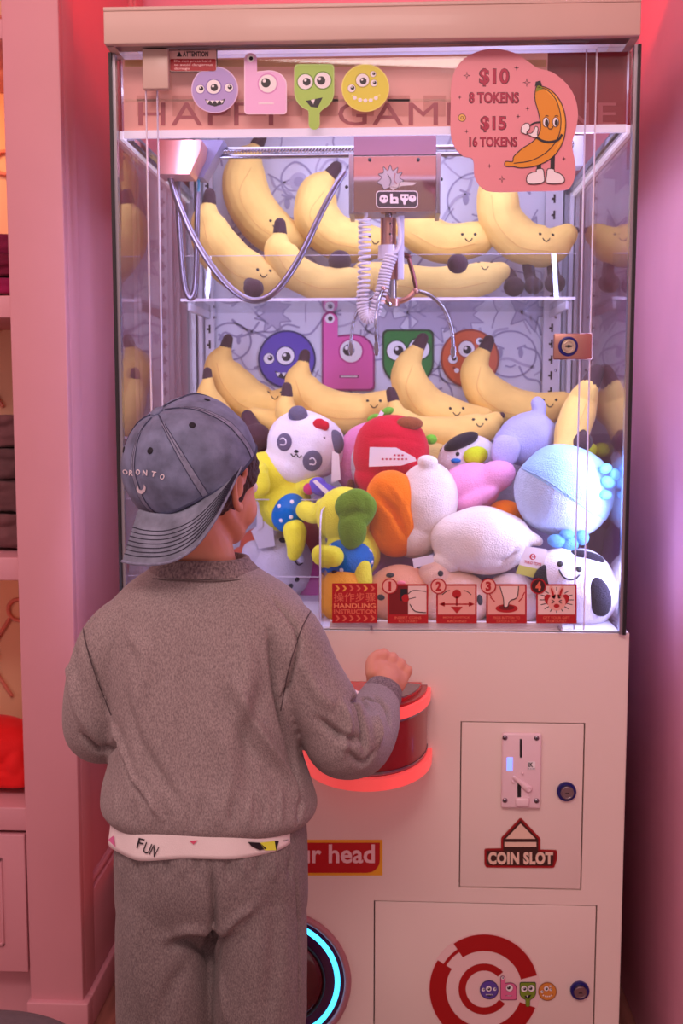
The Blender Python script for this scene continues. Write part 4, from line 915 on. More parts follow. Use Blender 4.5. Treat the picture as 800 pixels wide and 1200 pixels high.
ORG = plush((246, 124, 14)); PNK = plush((246, 166, 212)); MAG = plush((206, 80, 170)); YC = plush((236, 232, 66)); YLW = plush((232, 214, 40)); GRN = plush((104, 144, 34)); DBL = plush((22, 110, 190)); TAN = plush((228, 158, 122)); AMB = plush((244, 170, 60)); BK = plush((38, 32, 42)); PUR = plush((104, 84, 190)); CHOC = plush((150, 84, 50)); LPUR = plush((190, 160, 220))
# panda
r = toy('panda_plush', 'white panda plush with grey eye patches and a red bow, behind the yellow plush toys', 'plush toy', 358, 560, 2.0)
g = G(); E(g, 358, 522, 2.0, 46, 40, 38, 12, p=.9); E(g, 340, 545, 2.0, 38, 28, 34); b, bv = body(r, g, WHT)
for (x, y) in ((349, 486), (393, 518)): g = G(); E(g, x, y, 1.968, 12 if x < 360 else 10, 11 if x < 360 else 15, 8, 10 if x < 360 else -12); obj('ear', g, GREY, r, fuse=.0025)
for (x, y, a, c) in ((333, 518, 9.5, 10.5), (366, 540, 11.5, 13)): 
    g = G(); dot_on(g, bv, x, y, a * 2 / F, .22, c * 2 / F); obj('eye_patch', g, GREY, r); o2 = bvh_of(r.children[-1]) if False else None
    stroke(r, bv, 'closed_eye', [(x - 3, y + 3), (x + 2, y + 3), (x + 3, y - 1), (x, y - 4), (x - 3, y - 3)], .0012, WHT, .0042)
feat(r, bv, 'nose', 347, 529, .0042, BLK, .5, .0032); stroke(r, bv, 'mouth', [(341, 532), (344, 535), (347, 532), (350, 536), (353, 534)], .0010, BLK, .0004)
g = G(); E(g, 374, 497, 1.955, 8, 7, 5); E(g, 381, 499, 1.955, 5, 6, 5); obj('bow', g, RED_, r, fuse=.002); feat(r, bv, 'thread_knot', 380, 513, .002, BLK)
care_tag(r, [(389, 528), (397, 532), (399, 562), (388, 566)], 1.955)
# yellow chick pair
def chick(nm, label, Yc, head, bodyc, limbs, suit, beak=None, hat=None, spots=()):
    r = toy('chick_plush', label, 'plush toy', bodyc[0], bodyc[1] + bodyc[3], Yc)
    g = G(); E(g, head[0], head[1], Yc, head[2], head[3], head[2] * .9); E(g, bodyc[0], bodyc[1], Yc - .005, bodyc[2], bodyc[3], bodyc[2] * .85, head[4] if len(head) > 4 else 0)
    b, bv = body(r, g, YC)
    g = G(); E(g, suit[0], suit[1], Yc - .030, suit[2], suit[3], suit[2] * .85, suit[4]); o, sb = body(r, g, DBL, 'dungarees', sm=3, wob=.0006)
    for (x, y) in spots: feat(r, sb, 'dot', x, y, .0036, WHT, .3)
    for L in limbs: g = G(); T(g, L, Yc, 12, 12); obj('limb', g, YC, r, fuse=.0026, smooth_it=4, disp=folds([], .0008, 60))
    return r, bv
r, bv = chick('a', 'yellow plush in blue spotted dungarees facing away, left of the clear chute wall', 1.99, (313, 560, 34, 32), (333, 590, 32, 34), [[(352, 572, 9, -.02), (372, 566, 8, -.03)], [(358, 598, 12, -.05), (372, 603, 11, -.07), (377, 592, 8, -.08)], [(345, 622, 14, -.05), (346, 640, 11, -.06), (344, 650, 8, -.06)], [(300, 552, 14, -.05), (305, 570, 12, -.06)]], (338, 600, 21, 25, 15),
    spots=((327, 593), (342, 588), (329, 610), (341, 606)))
r, bv = chick('b', 'yellow plush in blue spotted dungarees with a green leaf cap, inside the clear wall', 1.85, (404, 604, 34, 34), (413, 648, 33, 34), [[(386, 655, 12, -.045), (376, 650, 12, -.06), (390, 652, 13, -.07)], [(424, 665, 11, -.05), (425, 682, 11, -.055), (424, 692, 9, -.05)]], (408, 656, 31, 26, 0), spots=((386, 640), (400, 668), (434, 645), (436, 659), (416, 640)))
g = G(); E(g, 418, 596, 1.80, 23, 24, 16, 10); E(g, 412, 620, 1.79, 17, 24, 13); E(g, 406, 592, 1.80, 14, 15, 12)
obj('leaf_cap', g, GRN, r, fuse=.0028, smooth_it=5, disp=folds([([at(395, 607, 1.78), at(415, 600, 1.775), at(440, 604, 1.78)], .006, -.006), ([at(425, 575, 1.78), at(432, 600, 1.775), at(436, 620, 1.78)], .006, -.004)], .0012, 50))
# red plush with brown ear, paper label across it
r = toy('red_plush', 'round crimson plush with a brown ear and a white printed label across it', 'plush toy', 455, 565, 1.95)
g = G(); E(g, 458, 530, 1.95, 45, 44, 40, 8, p=.92); E(g, 450, 560, 1.95, 36, 26, 34); b, bv = body(r, g, RED_, fl=[([at(430, 515, 1.90), at(460, 512, 1.895), at(495, 520, 1.91)], .005, -.003)])
g = G(); E(g, 480, 496, 1.918, 16, 8, 9, 3); obj('ear', g, CHOC, r, fuse=.0022)
g = G(); E(g, 411, 570, 1.93, 5, 9, 8); obj('brown_patch', g, plush((92, 48, 30)), r)
g = G(); T(g, [(432, 536, 1), (433, 536, 1)], 1.89) if False else None
D = Decal(1.868); D.poly([(433, 524), (464, 524.5), (486, 536), (488, 540), (470, 545.5), (432, 547)], ink((238, 226, 230)), 1, .0006)
for i in range(7): D.rect(447 + i * 4.6, 537, 449.5 + i * 4.6, 539, ink((196, 40, 80)), 2)
for i in range(3): D.rect(461 + i * 4.6, 532.5, 463.5 + i * 4.6, 534.5, ink((196, 40, 80)), 2)
D.build('paper_label', r)
# pink fruit-like plush with a green bow
r = toy('fruit_plush', 'pink and white rounded plush with a small green bow, left of the crimson plush', 'plush toy', 418, 570, 2.03)
g = G(); E(g, 424, 535, 2.03, 30, 42, 26, 25); b, bv = body(r, g, plush((240, 150, 200)))
g = G(); E(g, 431, 534, 2.02, 25, 38, 24, 28); obj('white_front', g, WHT, r, fuse=.0028, smooth_it=4)
g = G(); E(g, 438, 490, 1.99, 9, 5, 5, -20); E(g, 454, 482, 1.99, 8, 5, 5, -20); obj('bow', g, plush((116, 190, 60)), r, fuse=.002)
care_tag(r, [(441, 490), (446, 481), (450, 484), (445, 493)], 1.975)
# orange mouthed white plush
r = toy('white_plush', 'white plush with a wide orange hood front, below the paper label', 'plush toy', 480, 650, 1.86)
g = G(); E(g, 498, 592, 1.87, 38, 52, 38, 14); E(g, 486, 625, 1.87, 32, 30, 34); E(g, 502, 541, 1.85, 13, 9, 10, 8); b, bv = body(r, g, CREAM)
g = G(); E(g, 461, 602, 1.855, 33, 52, 30, -6, p=.9); E(g, 452, 572, 1.855, 18, 20, 24); 
obj('orange_hood', g, ORG, r, fuse=.0028, smooth_it=5, disp=folds([([at(438, 575, 1.82), at(462, 600, 1.81), at(480, 640, 1.815)], .006, -.010), ([at(452, 560, 1.82), at(474, 590, 1.81), at(485, 620, 1.82)], .005, .005), ([at(440, 620, 1.82), at(450, 640, 1.81), at(470, 650, 1.815)], .004, -.006)], .0012, 40))
feat(r, bv, 'brown_patch', 443, 604, .004, CHOC)
# pink plush with folded limb
r = toy('pink_plush', 'soft pink plush with a thick folded arm, left of the round light blue plush', 'plush toy', 570, 600, 1.92)
g = G(); E(g, 550, 572, 1.93, 36, 30, 30, -10); E(g, 578, 560, 1.92, 28, 18, 20, -28); E(g, 556, 585, 1.90, 30, 12, 20, -25); b, bv = body(r, g, PNK, fl=[([at(545, 580, 1.87), at(570, 565, 1.87), at(600, 550, 1.88)], .005, -.005)])
# cow plush with yellow beak
r = toy('penguin_plush', 'white plush with black patches and a lime beak, right of the crimson plush', 'plush toy', 547, 560, 1.99)
g = G(); E(g, 547, 538, 2.0, 36, 28, 30, -10); b, bv = body(r, g, WHT)
g = G(); E(g, 540, 518, 1.982, 22, 9, 20, -25); obj('black_patch', g, BK, r, fuse=.0025)
for (x, y) in ((516, 527), (531, 524), (536, 532)): feat(r, bv, 'eye', x, y, .004, BLK)
g = G(); E(g, 557, 534, 1.955, 15, 11, 8, -12); obj('beak', g, plush((206, 226, 40)), r, fuse=.002); g = G(); E(g, 534, 540, 1.955, 6, 3, 5); obj('blue_collar', g, DBL, r)
g = G(); E(g, 505, 515, 1.99, 7, 6, 5); obj('green_leaf', g, plush((120, 206, 60)), r)
# lavender plush
r = toy('lavender_plush', 'fuzzy lavender plush with an upright tail and drooping ear, above the light blue one', 'plush toy', 612, 555, 1.98)
g = G(); E(g, 618, 514, 1.98, 34, 30, 28, -12, p=.85); E(g, 600, 520, 1.97, 22, 22, 22); T(g, [(628, 500, 9), (632, 480, 8), (629, 472, 7)], 1.98); b, bv = body(r, g, LAVP, wob=.002)
g = G(); E(g, 592, 528, 1.93, 17, 18, 8, 15, p=.8); obj('ear', g, plush((184, 180, 226)), r, fuse=.0025, smooth_it=4)
# light blue round plush
r = toy('light_blue_plush', 'large round light blue plush with blue puffy flowers at its side and below', 'plush toy', 660, 632, 1.84)
g = G(); E(g, 660, 577, 1.84, 58, 53, 44, 18, p=.95); b, bv = body(r, g, LB2, sm=6)
g = G(); E(g, 661.5, 575.5, 1.8395, 58.5, 53.5, 44.5, 18, p=.95)
me = g.mesh('cap_half', fuse=.0028, smooth_it=6, disp=folds([], .0012, 34))
bm = bmesh.new(); bm.from_mesh(me); a_, b_ = at(604, 545, 1.80), at(712, 612, 1.80); nrm = (b_ - a_).cross(Vector((0, 1, 0))).normalized()
if nrm.z < 0: nrm = -nrm
bmesh.ops.bisect_plane(bm, geom=bm.verts[:] + bm.edges[:] + bm.faces[:], plane_co=a_, plane_no=nrm, clear_inner=True); bm.to_mesh(me); bm.free(); link('upper_half', me, [LB], r)
stroke(r, bv, 'seam', [(607, 547), (635, 560), (665, 580), (695, 603)], .0012, plush((150, 180, 226)), .0008)
for (x, y, a, c, ro) in ((709, 549, 8, 6, -10), (712, 565, 9, 7, 20), (709, 580, 8, 6, 0), (720, 556, 6, 7, 0), (652, 634, 11, 8, 10), (668, 638, 10, 9, -20), (682, 630, 8, 9, 0), (664, 626, 9, 6, 0)):
    g = G(); E(g, x, y, 1.80 if x < 700 else 1.79, a, c, 7, ro); obj('petal', g, BLUE, r)
# white oval plush
r = toy('white_oval_plush', 'cream oval plush lying on its side with a small nub tail and a product tag', 'plush toy', 563, 672, 1.82)
g = G(); E(g, 563, 634, 1.83, 60, 40, 44, 0, p=.97); T(g, [(612, 630, 12), (624, 632, 9), (630, 634, 8)], 1.815); E(g, 522, 660, 1.81, 18, 10, 14, 20); b, bv = body(r, g, CREAM, wob=.0018, fl=[([at(560, 650, 1.78), at(590, 658, 1.78), at(615, 645, 1.79)], .006, -.004), ([at(515, 650, 1.78), at(540, 665, 1.78), at(575, 672, 1.79)], .005, -.004)])
D = Decal(1.775); D.poly([(616, 640), (641, 644), (633, 679), (604, 672)], ink((238, 226, 222)), 1, .001); D.poly([(608, 662), (636, 668), (633, 679), (604, 672)], ink((200, 200, 90)), 2); D.circ(624, 652.5, 3.6, ink((200, 30, 40)), 2); D.text('G', 622.3, 650, 625.9, 655, EYE, 3, .03); D.text('TOLO TOYS', 614, 658.2, 634, 661.6, ink((200, 30, 40)), 3, .03, rot=.18)
D.build('product_tag', r)
care_tag(r, [(483, 655), (507, 650), (508, 659), (485, 666)], 1.775)
# orange plush behind
r = toy('orange_plush', 'orange plush mostly hidden between the pink and cream plush toys', 'plush toy', 595, 615, 1.9)
g = G(); E(g, 592, 604, 1.91, 22, 18, 20); b, bv = body(r, g, ORG)
# cow with smiley
r = toy('cow_plush', 'black and white patched smiling plush in the lower right corner of the case', 'plush toy', 675, 738, 1.80)
g = G(); E(g, 680, 690, 1.81, 42, 48, 42, -15, p=.95); E(g, 655, 672, 1.80, 30, 30, 34); b, bv = body(r, g, WHT)
for (x, y, a, c, ro) in ((703, 700, 15, 24, -15), (636, 682, 15, 20, 10), (688, 650, 22, 8, 12)):
    p, n = hit(bv, x, y); g = G(); g.ell(p - n * .006, (a * 1.8 / F, .012, c * 1.8 / F), Matrix.Rotation(math.radians(ro), 3, 'Y')); obj('black_patch', g, BK, r, fuse=.0025, smooth_it=3)
for (x, y) in ((656, 661), (678, 667)): feat(r, bv, 'eye', x, y, .0052, BLK, .5)
stroke(r, bv, 'mouth', [(655, 668), (659, 675), (666, 679), (674, 678), (679, 674)], .0013, BLK, .0006)
# tan and amber plushes near the sill
r = toy('tan_plush', 'tan plush face with black eyes, behind the instruction sticker 1', 'plush toy', 460, 738, 1.80)
g = G(); E(g, 470, 697, 1.82, 44, 36, 34); b, bv = body(r, g, TAN)
for (x, y) in ((457, 674), (446, 700)): feat(r, bv, 'eye', x, y, .0075, BLK, .35, .0050)
feat(r, bv, 'cheek', 470, 683, .007, plush((244, 130, 140)), .25, .004)
r = toy('amber_plush', 'amber plush next to the chute wall, below the leaf-capped plush', 'plush toy', 405, 738, 1.79)
g = G(); E(g, 402, 696, 1.81, 29, 36, 30, 10); E(g, 415, 715, 1.80, 26, 24, 26); b, bv = body(r, g, AMB); feat(r, bv, 'eye', 392, 669, .006, BLK, .4)
r = toy('peach_plush', 'pale peach plush behind instruction stickers 2 and 3', 'plush toy', 545, 738, 1.80)
g = G(); E(g, 532, 702, 1.82, 44, 36, 34, 6); E(g, 508, 672, 1.81, 20, 16, 20, -20); b, bv = body(r, g, plush((240, 196, 170))); feat(r, bv, 'eye', 562, 703, .006, BLK, .4, .009); feat(r, bv, 'eye', 516, 672, .005, BLK, .4)
r = toy('cream_plush', 'cream plush behind instruction sticker 3, under the oval plush', 'plush toy', 600, 738, 1.80)
g = G(); E(g, 598, 705, 1.82, 36, 34, 34, 6); b, bv = body(r, g, plush((234, 206, 196)));
for (x, y) in ((564, 703), (566, 718)): pass
# small purple plush
r = toy('purple_plush', 'small purple plush with a thin string tag between the two yellow plush toys', 'plush toy', 378, 600, 1.95)
g = G(); E(g, 380, 574, 1.94, 19, 8, 10, 12); E(g, 372, 566, 1.94, 10, 7, 8, -10); b, bv = body(r, g, PUR, wob=.0008)
g = G(); E(g, 392, 590, 1.97, 26, 20, 20); obj('head', g, LPUR, r, fuse=.0028); care_tag(r, [(366, 564), (370, 562), (388, 578), (385, 583)], 1.91)
g = G(); E(g, 362, 573, 1.94, 7, 7, 6); obj('bow', g, plush((196, 50, 110)), r)
# white spotted plush, lower left behind the chute
r = toy('spotted_plush', 'white fluffy plush with tiny black spots, behind the clear chute near the boy', 'plush toy', 320, 735, 2.02)
g = G(); E(g, 325, 665, 2.03, 42, 46, 40, 20); E(g, 298, 648, 2.0, 15, 15, 15); E(g, 305, 690, 2.02, 34, 30, 30); b, bv = body(r, g, WHT, wob=.0016)
for (x, y, a) in ((331, 633, .0068), (340, 687, .006), (348, 679, .005), (316, 612 + 40, .0)): 
    if a: feat(r, bv, 'spot', x, y, a, BLK, .4)
g = G(); E(g, 353, 655, 1.97, 5, 5, 5); obj('pompom', g, WHT, r); stroke(r, bv, 'mouth', [(344, 656), (349, 662), (354, 660)], .0012, BLK, .001)
care_tag(r, [(294, 622), (318, 604), (322, 640), (303, 643)], 1.968, name='paper_tag'); care_tag(r, [(300, 572), (306, 570), (308, 618), (301, 622)], 1.966, name='paper_tag')
r = toy('magenta_plush', 'magenta plush leaning behind the chute wall', 'plush toy', 365, 735, 2.05)
g = G(); E(g, 364, 690, 2.06, 28, 50, 30, 12); E(g, 380, 720, 2.05, 24, 24, 24); b, bv = body(r, g, MAG)
r = toy('coral_plush', 'coral plush partly hidden behind the boy and the white spotted plush', 'plush toy', 285, 730, 2.06)
g = G(); E(g, 286, 665, 2.13, 22, 26, 18); E(g, 362, 628, 2.12, 15, 26, 18); E(g, 320, 640, 2.15, 40, 26, 16); b, bv = body(r, g, plush((240, 120, 90)))
# dark brown plush behind the cap
r = toy('brown_plush', 'dark brown plush between the cap and the panda', 'plush toy', 300, 540, 2.05)
g = G(); E(g, 296, 516, 2.07, 18, 16, 18, 20); E(g, 300, 540, 2.08, 20, 24, 22); b, bv = body(r, g, plush((92, 62, 66)))
# lime and grey plush in the right corner
r = toy('lime_plush', 'lime yellow plush in the right corner beside the light blue toy', 'plush toy', 705, 545, 1.99)
g = G(); E(g, 690, 527, 1.97, 10, 9, 10); b, bv = body(r, g, plush((206, 216, 60)), fuse=.0024)
r = toy('grey_plush', 'dark grey plush in the right corner beneath the upright banana', 'plush toy', 690, 560, 2.0)
g = G(); E(g, 676, 524, 2.03, 15, 16, 16); E(g, 676, 545, 2.05, 17, 20, 20); b, bv = body(r, g, GREY, fuse=.0026)
# under layer of the pile: toys seen only in the gaps between the others
for i, (x, y, Y, rx, ry, c, lab) in enumerate(((440, 640, 1.96, 46, 46, (196, 120, 170), 'mauve plush deep in the pile behind the leaf-capped plush'), (560, 690, 1.95, 56, 40, (214, 196, 220), 'pale lilac plush deep in the pile behind the cream oval'), (640, 650, 1.98, 40, 60, (170, 160, 206), 'greyish lilac plush deep in the pile behind the light blue one'), (500, 560, 2.06, 46, 44, (226, 196, 120), 'sandy plush deep in the pile behind the paper label'), (420, 700, 2.0, 40, 40, (226, 200, 190), 'beige plush deep in the pile next to the chute wall'), (620, 570, 2.08, 60, 44, (214, 206, 230), 'pale plush deep in the pile behind the lavender one'))):
    r = toy('pile_plush', lab, 'plush toy', x, y + ry, Y); g = G(); E(g, x, y, Y, rx, ry, 36); E(g, x + 14, y + 22, Y, rx * .8, ry * .7, 34); body(r, g, plush(c))
    g = G(); E(g, x - rx * .6, y - ry * .7, Y - .01, 10, 10, 8); obj('ear', g, plush(c), r); g = G(); E(g, x + rx * .6, y - ry * .7, Y - .01, 10, 10, 8); obj('ear', g, plush(c), r)

# ============================================================= gantry, claw, hoses (parts of the machine)
YC_ = 1.93
gt = thing('claw_carriage', 'polished steel claw carriage hanging from twin rails', 'claw', at(462, 180, YC_))
for i, (py) in enumerate((173.5, 181.5)):
    g = G(); a, b = at(205, py, YC_ + .01), at(676, py, YC_ + .01); a.z = b.z = (a.z + b.z) / 2; g.tube([(*a, .0042), (*b, .0042)], nr=14, smooth=False); obj('rail', g, CHROME, mc)
g = G(); za = Z(177, YC_ + .006)
for i in range(70):
    x = X(232, YC_, 177) + i * .0056
    if x < X(540, YC_, 177): g.tube([(x, YC_ - .002, za - .002, .0011), (x + .003, YC_ - .002, za + .0022, .0011)], nr=6, smooth=False)
o = obj('drive_chain', g, CHROME, mc); o['kind'] = 'stuff'
# box: open front sheet, side cheeks, mirror finish
x0, x1 = X(414, YC_ - .04, 220), X(511, YC_ - .04, 220); z0, z1 = Z(247, YC_ - .04, 460), Z(183, YC_ - .04, 460)
MIR = mat('mirror_steel', (186, 156, 152), .12, 1)
g = G(); g.box(x0, x1, YC_ - .042, YC_ - .040, z0, z1, .0006); g.box(x0, x1, YC_ - .042, YC_ + .03, z0 - .002, z0, 0); obj('face_plate', g, MIR, gt)
g = G(); g.box(x0 - .0075, x0, YC_ - .046, YC_ + .035, z0 - .006, z1 + .004, .001); obj('cheek_plate', g, STEEL, gt); g = G(); g.box(x1, x1 + .0075, YC_ - .046, YC_ + .035, z0 - .006, z1 + .004, .001); obj('cheek_plate', g, STEEL, gt)
g = G(); g.box(x0 - .001, x1 + .001, YC_ - .042, YC_ + .03, z1, z1 + .002); obj('top_edge', g, mat('dark_lid', (60, 40, 48), .4), gt)
g = G(); zt2 = Z(160, YC_); g.box(x0 + .0005, x1 - .0005, YC_ - .032, YC_ - .030, z1 + .002, zt2); obj('back_flange', g, mat('mirror_flange', (160, 150, 186), .15, 1), gt)
for px in (433, 490): q = at(px, 187, YC_ - .043); g = G(); g.ell(q, (.003, .002, .003)); obj('screw', g, BLACK, gt)
for (px, py) in ((406, 219), (517, 210)): q = at(px, py, YC_ - .03); g = G(); g.ell(q, (.003, .003, .003)); obj('bolt', g, BLACK, gt)
D = Decal(YC_ - .0424); D.rrect(440.5, 223.5, 489.5, 243.5, 4, ink((240, 214, 206)), 1); D.rrect(441.5, 224.5, 488.5, 242.5, 3.2, ink((58, 44, 48)), 2)
EC = ink((236, 208, 200)); DKk = ink((58, 44, 48))
D.circ(449.5, 233, 5, EC, 3); D.circ(448, 232.5, 1.4, DKk, 4); D.circ(452, 232.5, 1, DKk, 4)
D.poly(conv([(0, 0), (3, 0), (3, 4), (9, 4), (10, 6), (10, 12), (0, 12)], 457, 227, 1.05), EC, 3); D.circ(462, 234.5, 1.7, DKk, 4)
D.poly(conv([(0, 0), (10, 0), (10, 6), (7, 9), (6, 13), (4, 13), (3, 9), (0, 6)], 469, 227.5, 1.05), EC, 3); D.circ(472, 231, 1.2, DKk, 4); D.circ(476.5, 231, 1.2, DKk, 4)
D.circ(483, 232.5, 4.2, EC, 3); D.circ(483, 231, 1.2, DKk, 4)
hair = [(442, 214), (447, 208), (443, 204), (449, 202), (449, 195), (454, 200), (457, 193), (460, 200), (466, 196), (465, 203), (471, 202), (468, 208), (473, 212), (468, 214), (466, 220), (458, 219), (450, 222), (447, 217)]
D.poly(hair, ink((176, 156, 152)), 1); D.line(hair, .7, DKk, 2, close=True); D.poly([(456, 219), (470, 213), (488, 214), (484, 217), (470, 218), (460, 223)], ink((196, 172, 156)), 2); D.line([(454, 204), (458, 212), (456, 218)], .8, DKk, 3); D.line([(463, 203), (462, 211), (465, 216)], .8, ink((150, 40, 40)), 3)
D.build('carriage_print', gt)
# shaft
def vtube(px, y0, y1, r, Y, nm, mm, parent=gt):
    g = G(); a, b = at(px, y0, Y), at(px, y1, Y); g.cyl(((a.x + b.x) / 2, Y, (a.z + b.z) / 2), r * Y / F, abs(a.z - b.z), 'Z', 28); return obj(nm, g, mm, parent)
vtube(455, 248, 262, 4, YC_, 'shaft', CHROME); vtube(455, 256, 292, 9, YC_, 'copper_sleeve', COPPER); vtube(455, 288, 304, 12, YC_, 'clear_collar', mat('clear_plastic', (214, 206, 226), .2, coat=.5))
vtube(459, 300, 328, 8, YC_, 'copper_sleeve', COPPER); vtube(459, 326, 352, 5.5, YC_, 'shaft', STEEL); vtube(461, 350, 359, 7, YC_, 'hub', COPPER)
g = G(); a, b = at(466, 253, YC_ - .014), at(473, 328, YC_ - .006); g.box(a.x, b.x, YC_ - .018, YC_ - .012, b.z, a.z, .001); obj('side_bracket', g, mat('bracket_plastic', (206, 200, 224), .35), gt)
for (px, py) in ((457, 262), (457, 274), (469, 262), (469, 317), (462, 310)): q = at(px, py, YC_ - .016); g = G(); g.ell(q, (.0018, .0018, .0018)); obj('screw', g, BLACK, gt)
# coiled cable
g = G(); path = crom([(427, 256, 0), (427, 290, 0), (426, 330, 0), (425, 358, 0), (430, 372, 0), (438, 366, 0), (447, 340, 0), (452, 318, 0), (459, 298, 0)], 400); pts = []; YW = YC_ - .03
for i, q in enumerate(path):
    c = at(q[0], q[1], YW); a = path[max(0, i - 1)]; b = path[min(400, i + 1)]; d = (at(b[0], b[1], YW) - at(a[0], a[1], YW)).normalized(); nx = Vector((0, 1, 0)); ny = d.cross(nx); an = i / 400 * 2 * PI * 46
    r_ = 6.2 * YW / F; pts.append((*(c + nx * r_ * math.cos(an) + ny * r_ * math.sin(an)), .00185))
# finer sampling of the helix
P2 = []
NT = 46 * 14
for i in range(NT + 1):
    u = i / NT * 400; k = min(int(u), 399); t = u - k; q = path[k] * (1 - t) + path[k + 1] * t; c = at(q[0], q[1], YW); d = (at(*path[min(400, k + 1)][:2], YW) - at(*path[max(0, k - 1)][:2], YW)).normalized(); nx = Vector((0, 1, 0)); ny = d.cross(nx); an = 2 * PI * i / 14
    P2.append((*(c + nx * r_ * math.cos(an) + ny * r_ * math.sin(an)), .0023))
g.tube(P2, nr=7, smooth=False); obj('coiled_cable', g, mat('cable_white', (206, 194, 204), .4), gt)
g = G(); T(g, [(427, 248, 2), (429, 252, 2), (427, 257, 2)], YW); T(g, [(459, 298, 2, 0), (466, 292, 2, 0), (469, 275, 2, .0), (466, 256, 2, .005)], YW); obj('cable_lead', g, mat('cable_white', (206, 194, 204), .4), gt)
# claw arms
def arm(name, link_pts, tine, pad, Y=YC_):
    root = None
    g = G(); T(g, link_pts, Y, 8, 8); a_ = obj(name, g, COPPER, gt)
    g = G(); T(g, tine, Y, 24, 10); t_ = obj('tine', g, CHROME, a_)
    g = G(); E(g, pad[0], pad[1], Y + pad[2], 3.4, 9, 1.2, pad[3]); obj('tip_pad', g, CHROME, a_)
arm('claw_arm', [(463, 355, 3), (478, 349, 3), (486, 341, 3.2)], [(490, 341, 2.4), (505, 347, 2.4), (520, 362, 2.4), (529, 385, 2.4), (531, 405, 2.4)], (531, 412, 0, 0))
arm('claw_arm', [(458, 356, 2.6, -.01), (450, 342, 2.6, -.03), (449, 338, 2.8, -.04)], [(448, 340, 2, -.04), (443, 355, 2, -.06), (440, 380, 2, -.07), (441, 400, 2, -.06)], (441, 408, -.055, 0))
arm('claw_arm', [(458, 356, 2.4, .01), (447, 352, 2.4, .02), (440, 347, 2.6, .02)], [(438, 347, 1.9, .02), (424, 356, 1.9, .03), (414, 378, 1.9, .04), (411, 400, 1.9, .04)], (411, 408, .04, 0))
g = G(); T(g, [(478, 300, 2.6), (484, 322, 2.6), (488, 341, 2.6)], YC_, 8, 8); T(g, [(468, 296, 3), (479, 301, 3)], YC_, 6, 8); obj('push_rod', g, mat('dark_copper', (110, 60, 60), .35, 1), gt)
q = at(487, 341, YC_); g = G(); g.ell(q, (.006, .006, .006)); obj('pivot', g, COPPER, gt)
g = G(); T(g, [(452, 346, 3.0, -.015), (456, 356, 3.4, -.012)], YC_, 6, 8); obj('pivot', g, CHROME, gt)
# bracket and flexible hoses at the left
g = G(); a, b = at(196, 206, 1.84), at(236, 164, 1.84); g.prism([at(184, 164, 1.84), at(236, 164, 1.84), at(234, 178, 1.84), at(222, 204, 1.84), at(184, 204, 1.84)], (0, .06, 0)); obj('rail_bracket', g, mat('bracket_rose', (206, 140, 132), .3, .6), mc)
g = G(); g.prism([at(232, 164, 1.90), at(262, 164, 1.90), at(238, 208, 1.90), at(214, 204, 1.90)], (0, .05, 0)); obj('rail_bracket', g, mat('bracket_grey', (122, 116, 150), .45, .2), mc)
HM = mat('hose_metal', (128, 118, 138), .28, 1, stretch=(1, 1, 1), var=.15, vscale=60)
g = G(); T(g, [(199, 206, 3.6, -.02), (208, 235, 3.8, -.02), (228, 280, 3.8, -.02), (256, 322, 3.8, -.02), (280, 345, 3.8, -.02), (302, 352, 3.8, -.02), (326, 338, 3.8, -.02), (352, 300, 3.8, -.02), (376, 250, 3.6, -.02), (392, 220, 3.4, -.02), (405, 201, 3, -.02)], 1.9, 60, 12, cap_round=False); obj('chrome_hose', g, HM, mc)
g = G(); T(g, [(208, 208, 3.4), (210, 260, 3.6), (215, 325, 3.8), (221, 347, 3.8), (227, 345, 3.8), (230, 320, 3.6), (231, 260, 3.4), (232, 225, 3.2)], 1.93, 50, 12, cap_round=False); obj('chrome_hose', g, HM, mc)
g = G(); T(g, [(232, 205, 1.6), (233, 215, 1.6), (232, 226, 1.6)], 1.93); obj('hose_end', g, mat('teal_plastic', (60, 140, 170), .4), mc)
# gantry end at the right
g = G(); a = at(662, 172, YC_ - .02); g.cyl((a.x, YC_ - .02, a.z), .012, .03, 'Y', 28); g.ring((a.x, YC_ - .036, a.z), .010, .002); obj('guide_roller', g, CHROME, mc)
g = G(); a, b = at(668, 196, YC_), at(683, 160, YC_); g.box(a.x, b.x, YC_ - .01, YC_ + .03, a.z, b.z, .002); obj('rail_bracket', g, LAV, mc)
g = G(); g.box(MR - .02, MR - .008, 1.76, YBK - .03, Z(186, YC_), Z(178, YC_), .001); obj('side_rail', g, CHROME, mc); g = G(); g.box(ML + .01, ML + .022, 1.76, YBK - .03, Z(190, YC_), Z(180, YC_), .001); obj('side_rail', g, CHROME, mc)
# ============================================================= the boy
YBOY = 1.38
def B(px, py, dY=0.0): return at(px, py, YBOY + dY)
def q4(px, py, r, dY=0.0): return (*B(px, py, dY), r * (YBOY + dY) / F)
SK = YBOY / F
person = thing('person', 'boy in a backwards washed blue cap and grey-brown sweatsuit, seen from behind at the machine', 'person', (B(245, 900).x, YBOY, 0))
def skin_mat():
    M = mat('skin', (214, 146, 120), .5, var=.05, vscale=12, bump=(220, .05), spec=.35)
    b = M.node_tree.nodes['Principled BSDF']; b.inputs['Subsurface Weight'].default_value = .12; b.inputs['Subsurface Radius'].default_value = (.01, .004, .002); b.inputs['Subsurface Scale'].default_value = .5
    return M
SKIN = skin_mat()
HAIR = mat('brown_hair', (64, 34, 26), .55, stretch=(1, 1, .25), bump=(420, .9, .003), var=.45, vscale=260)
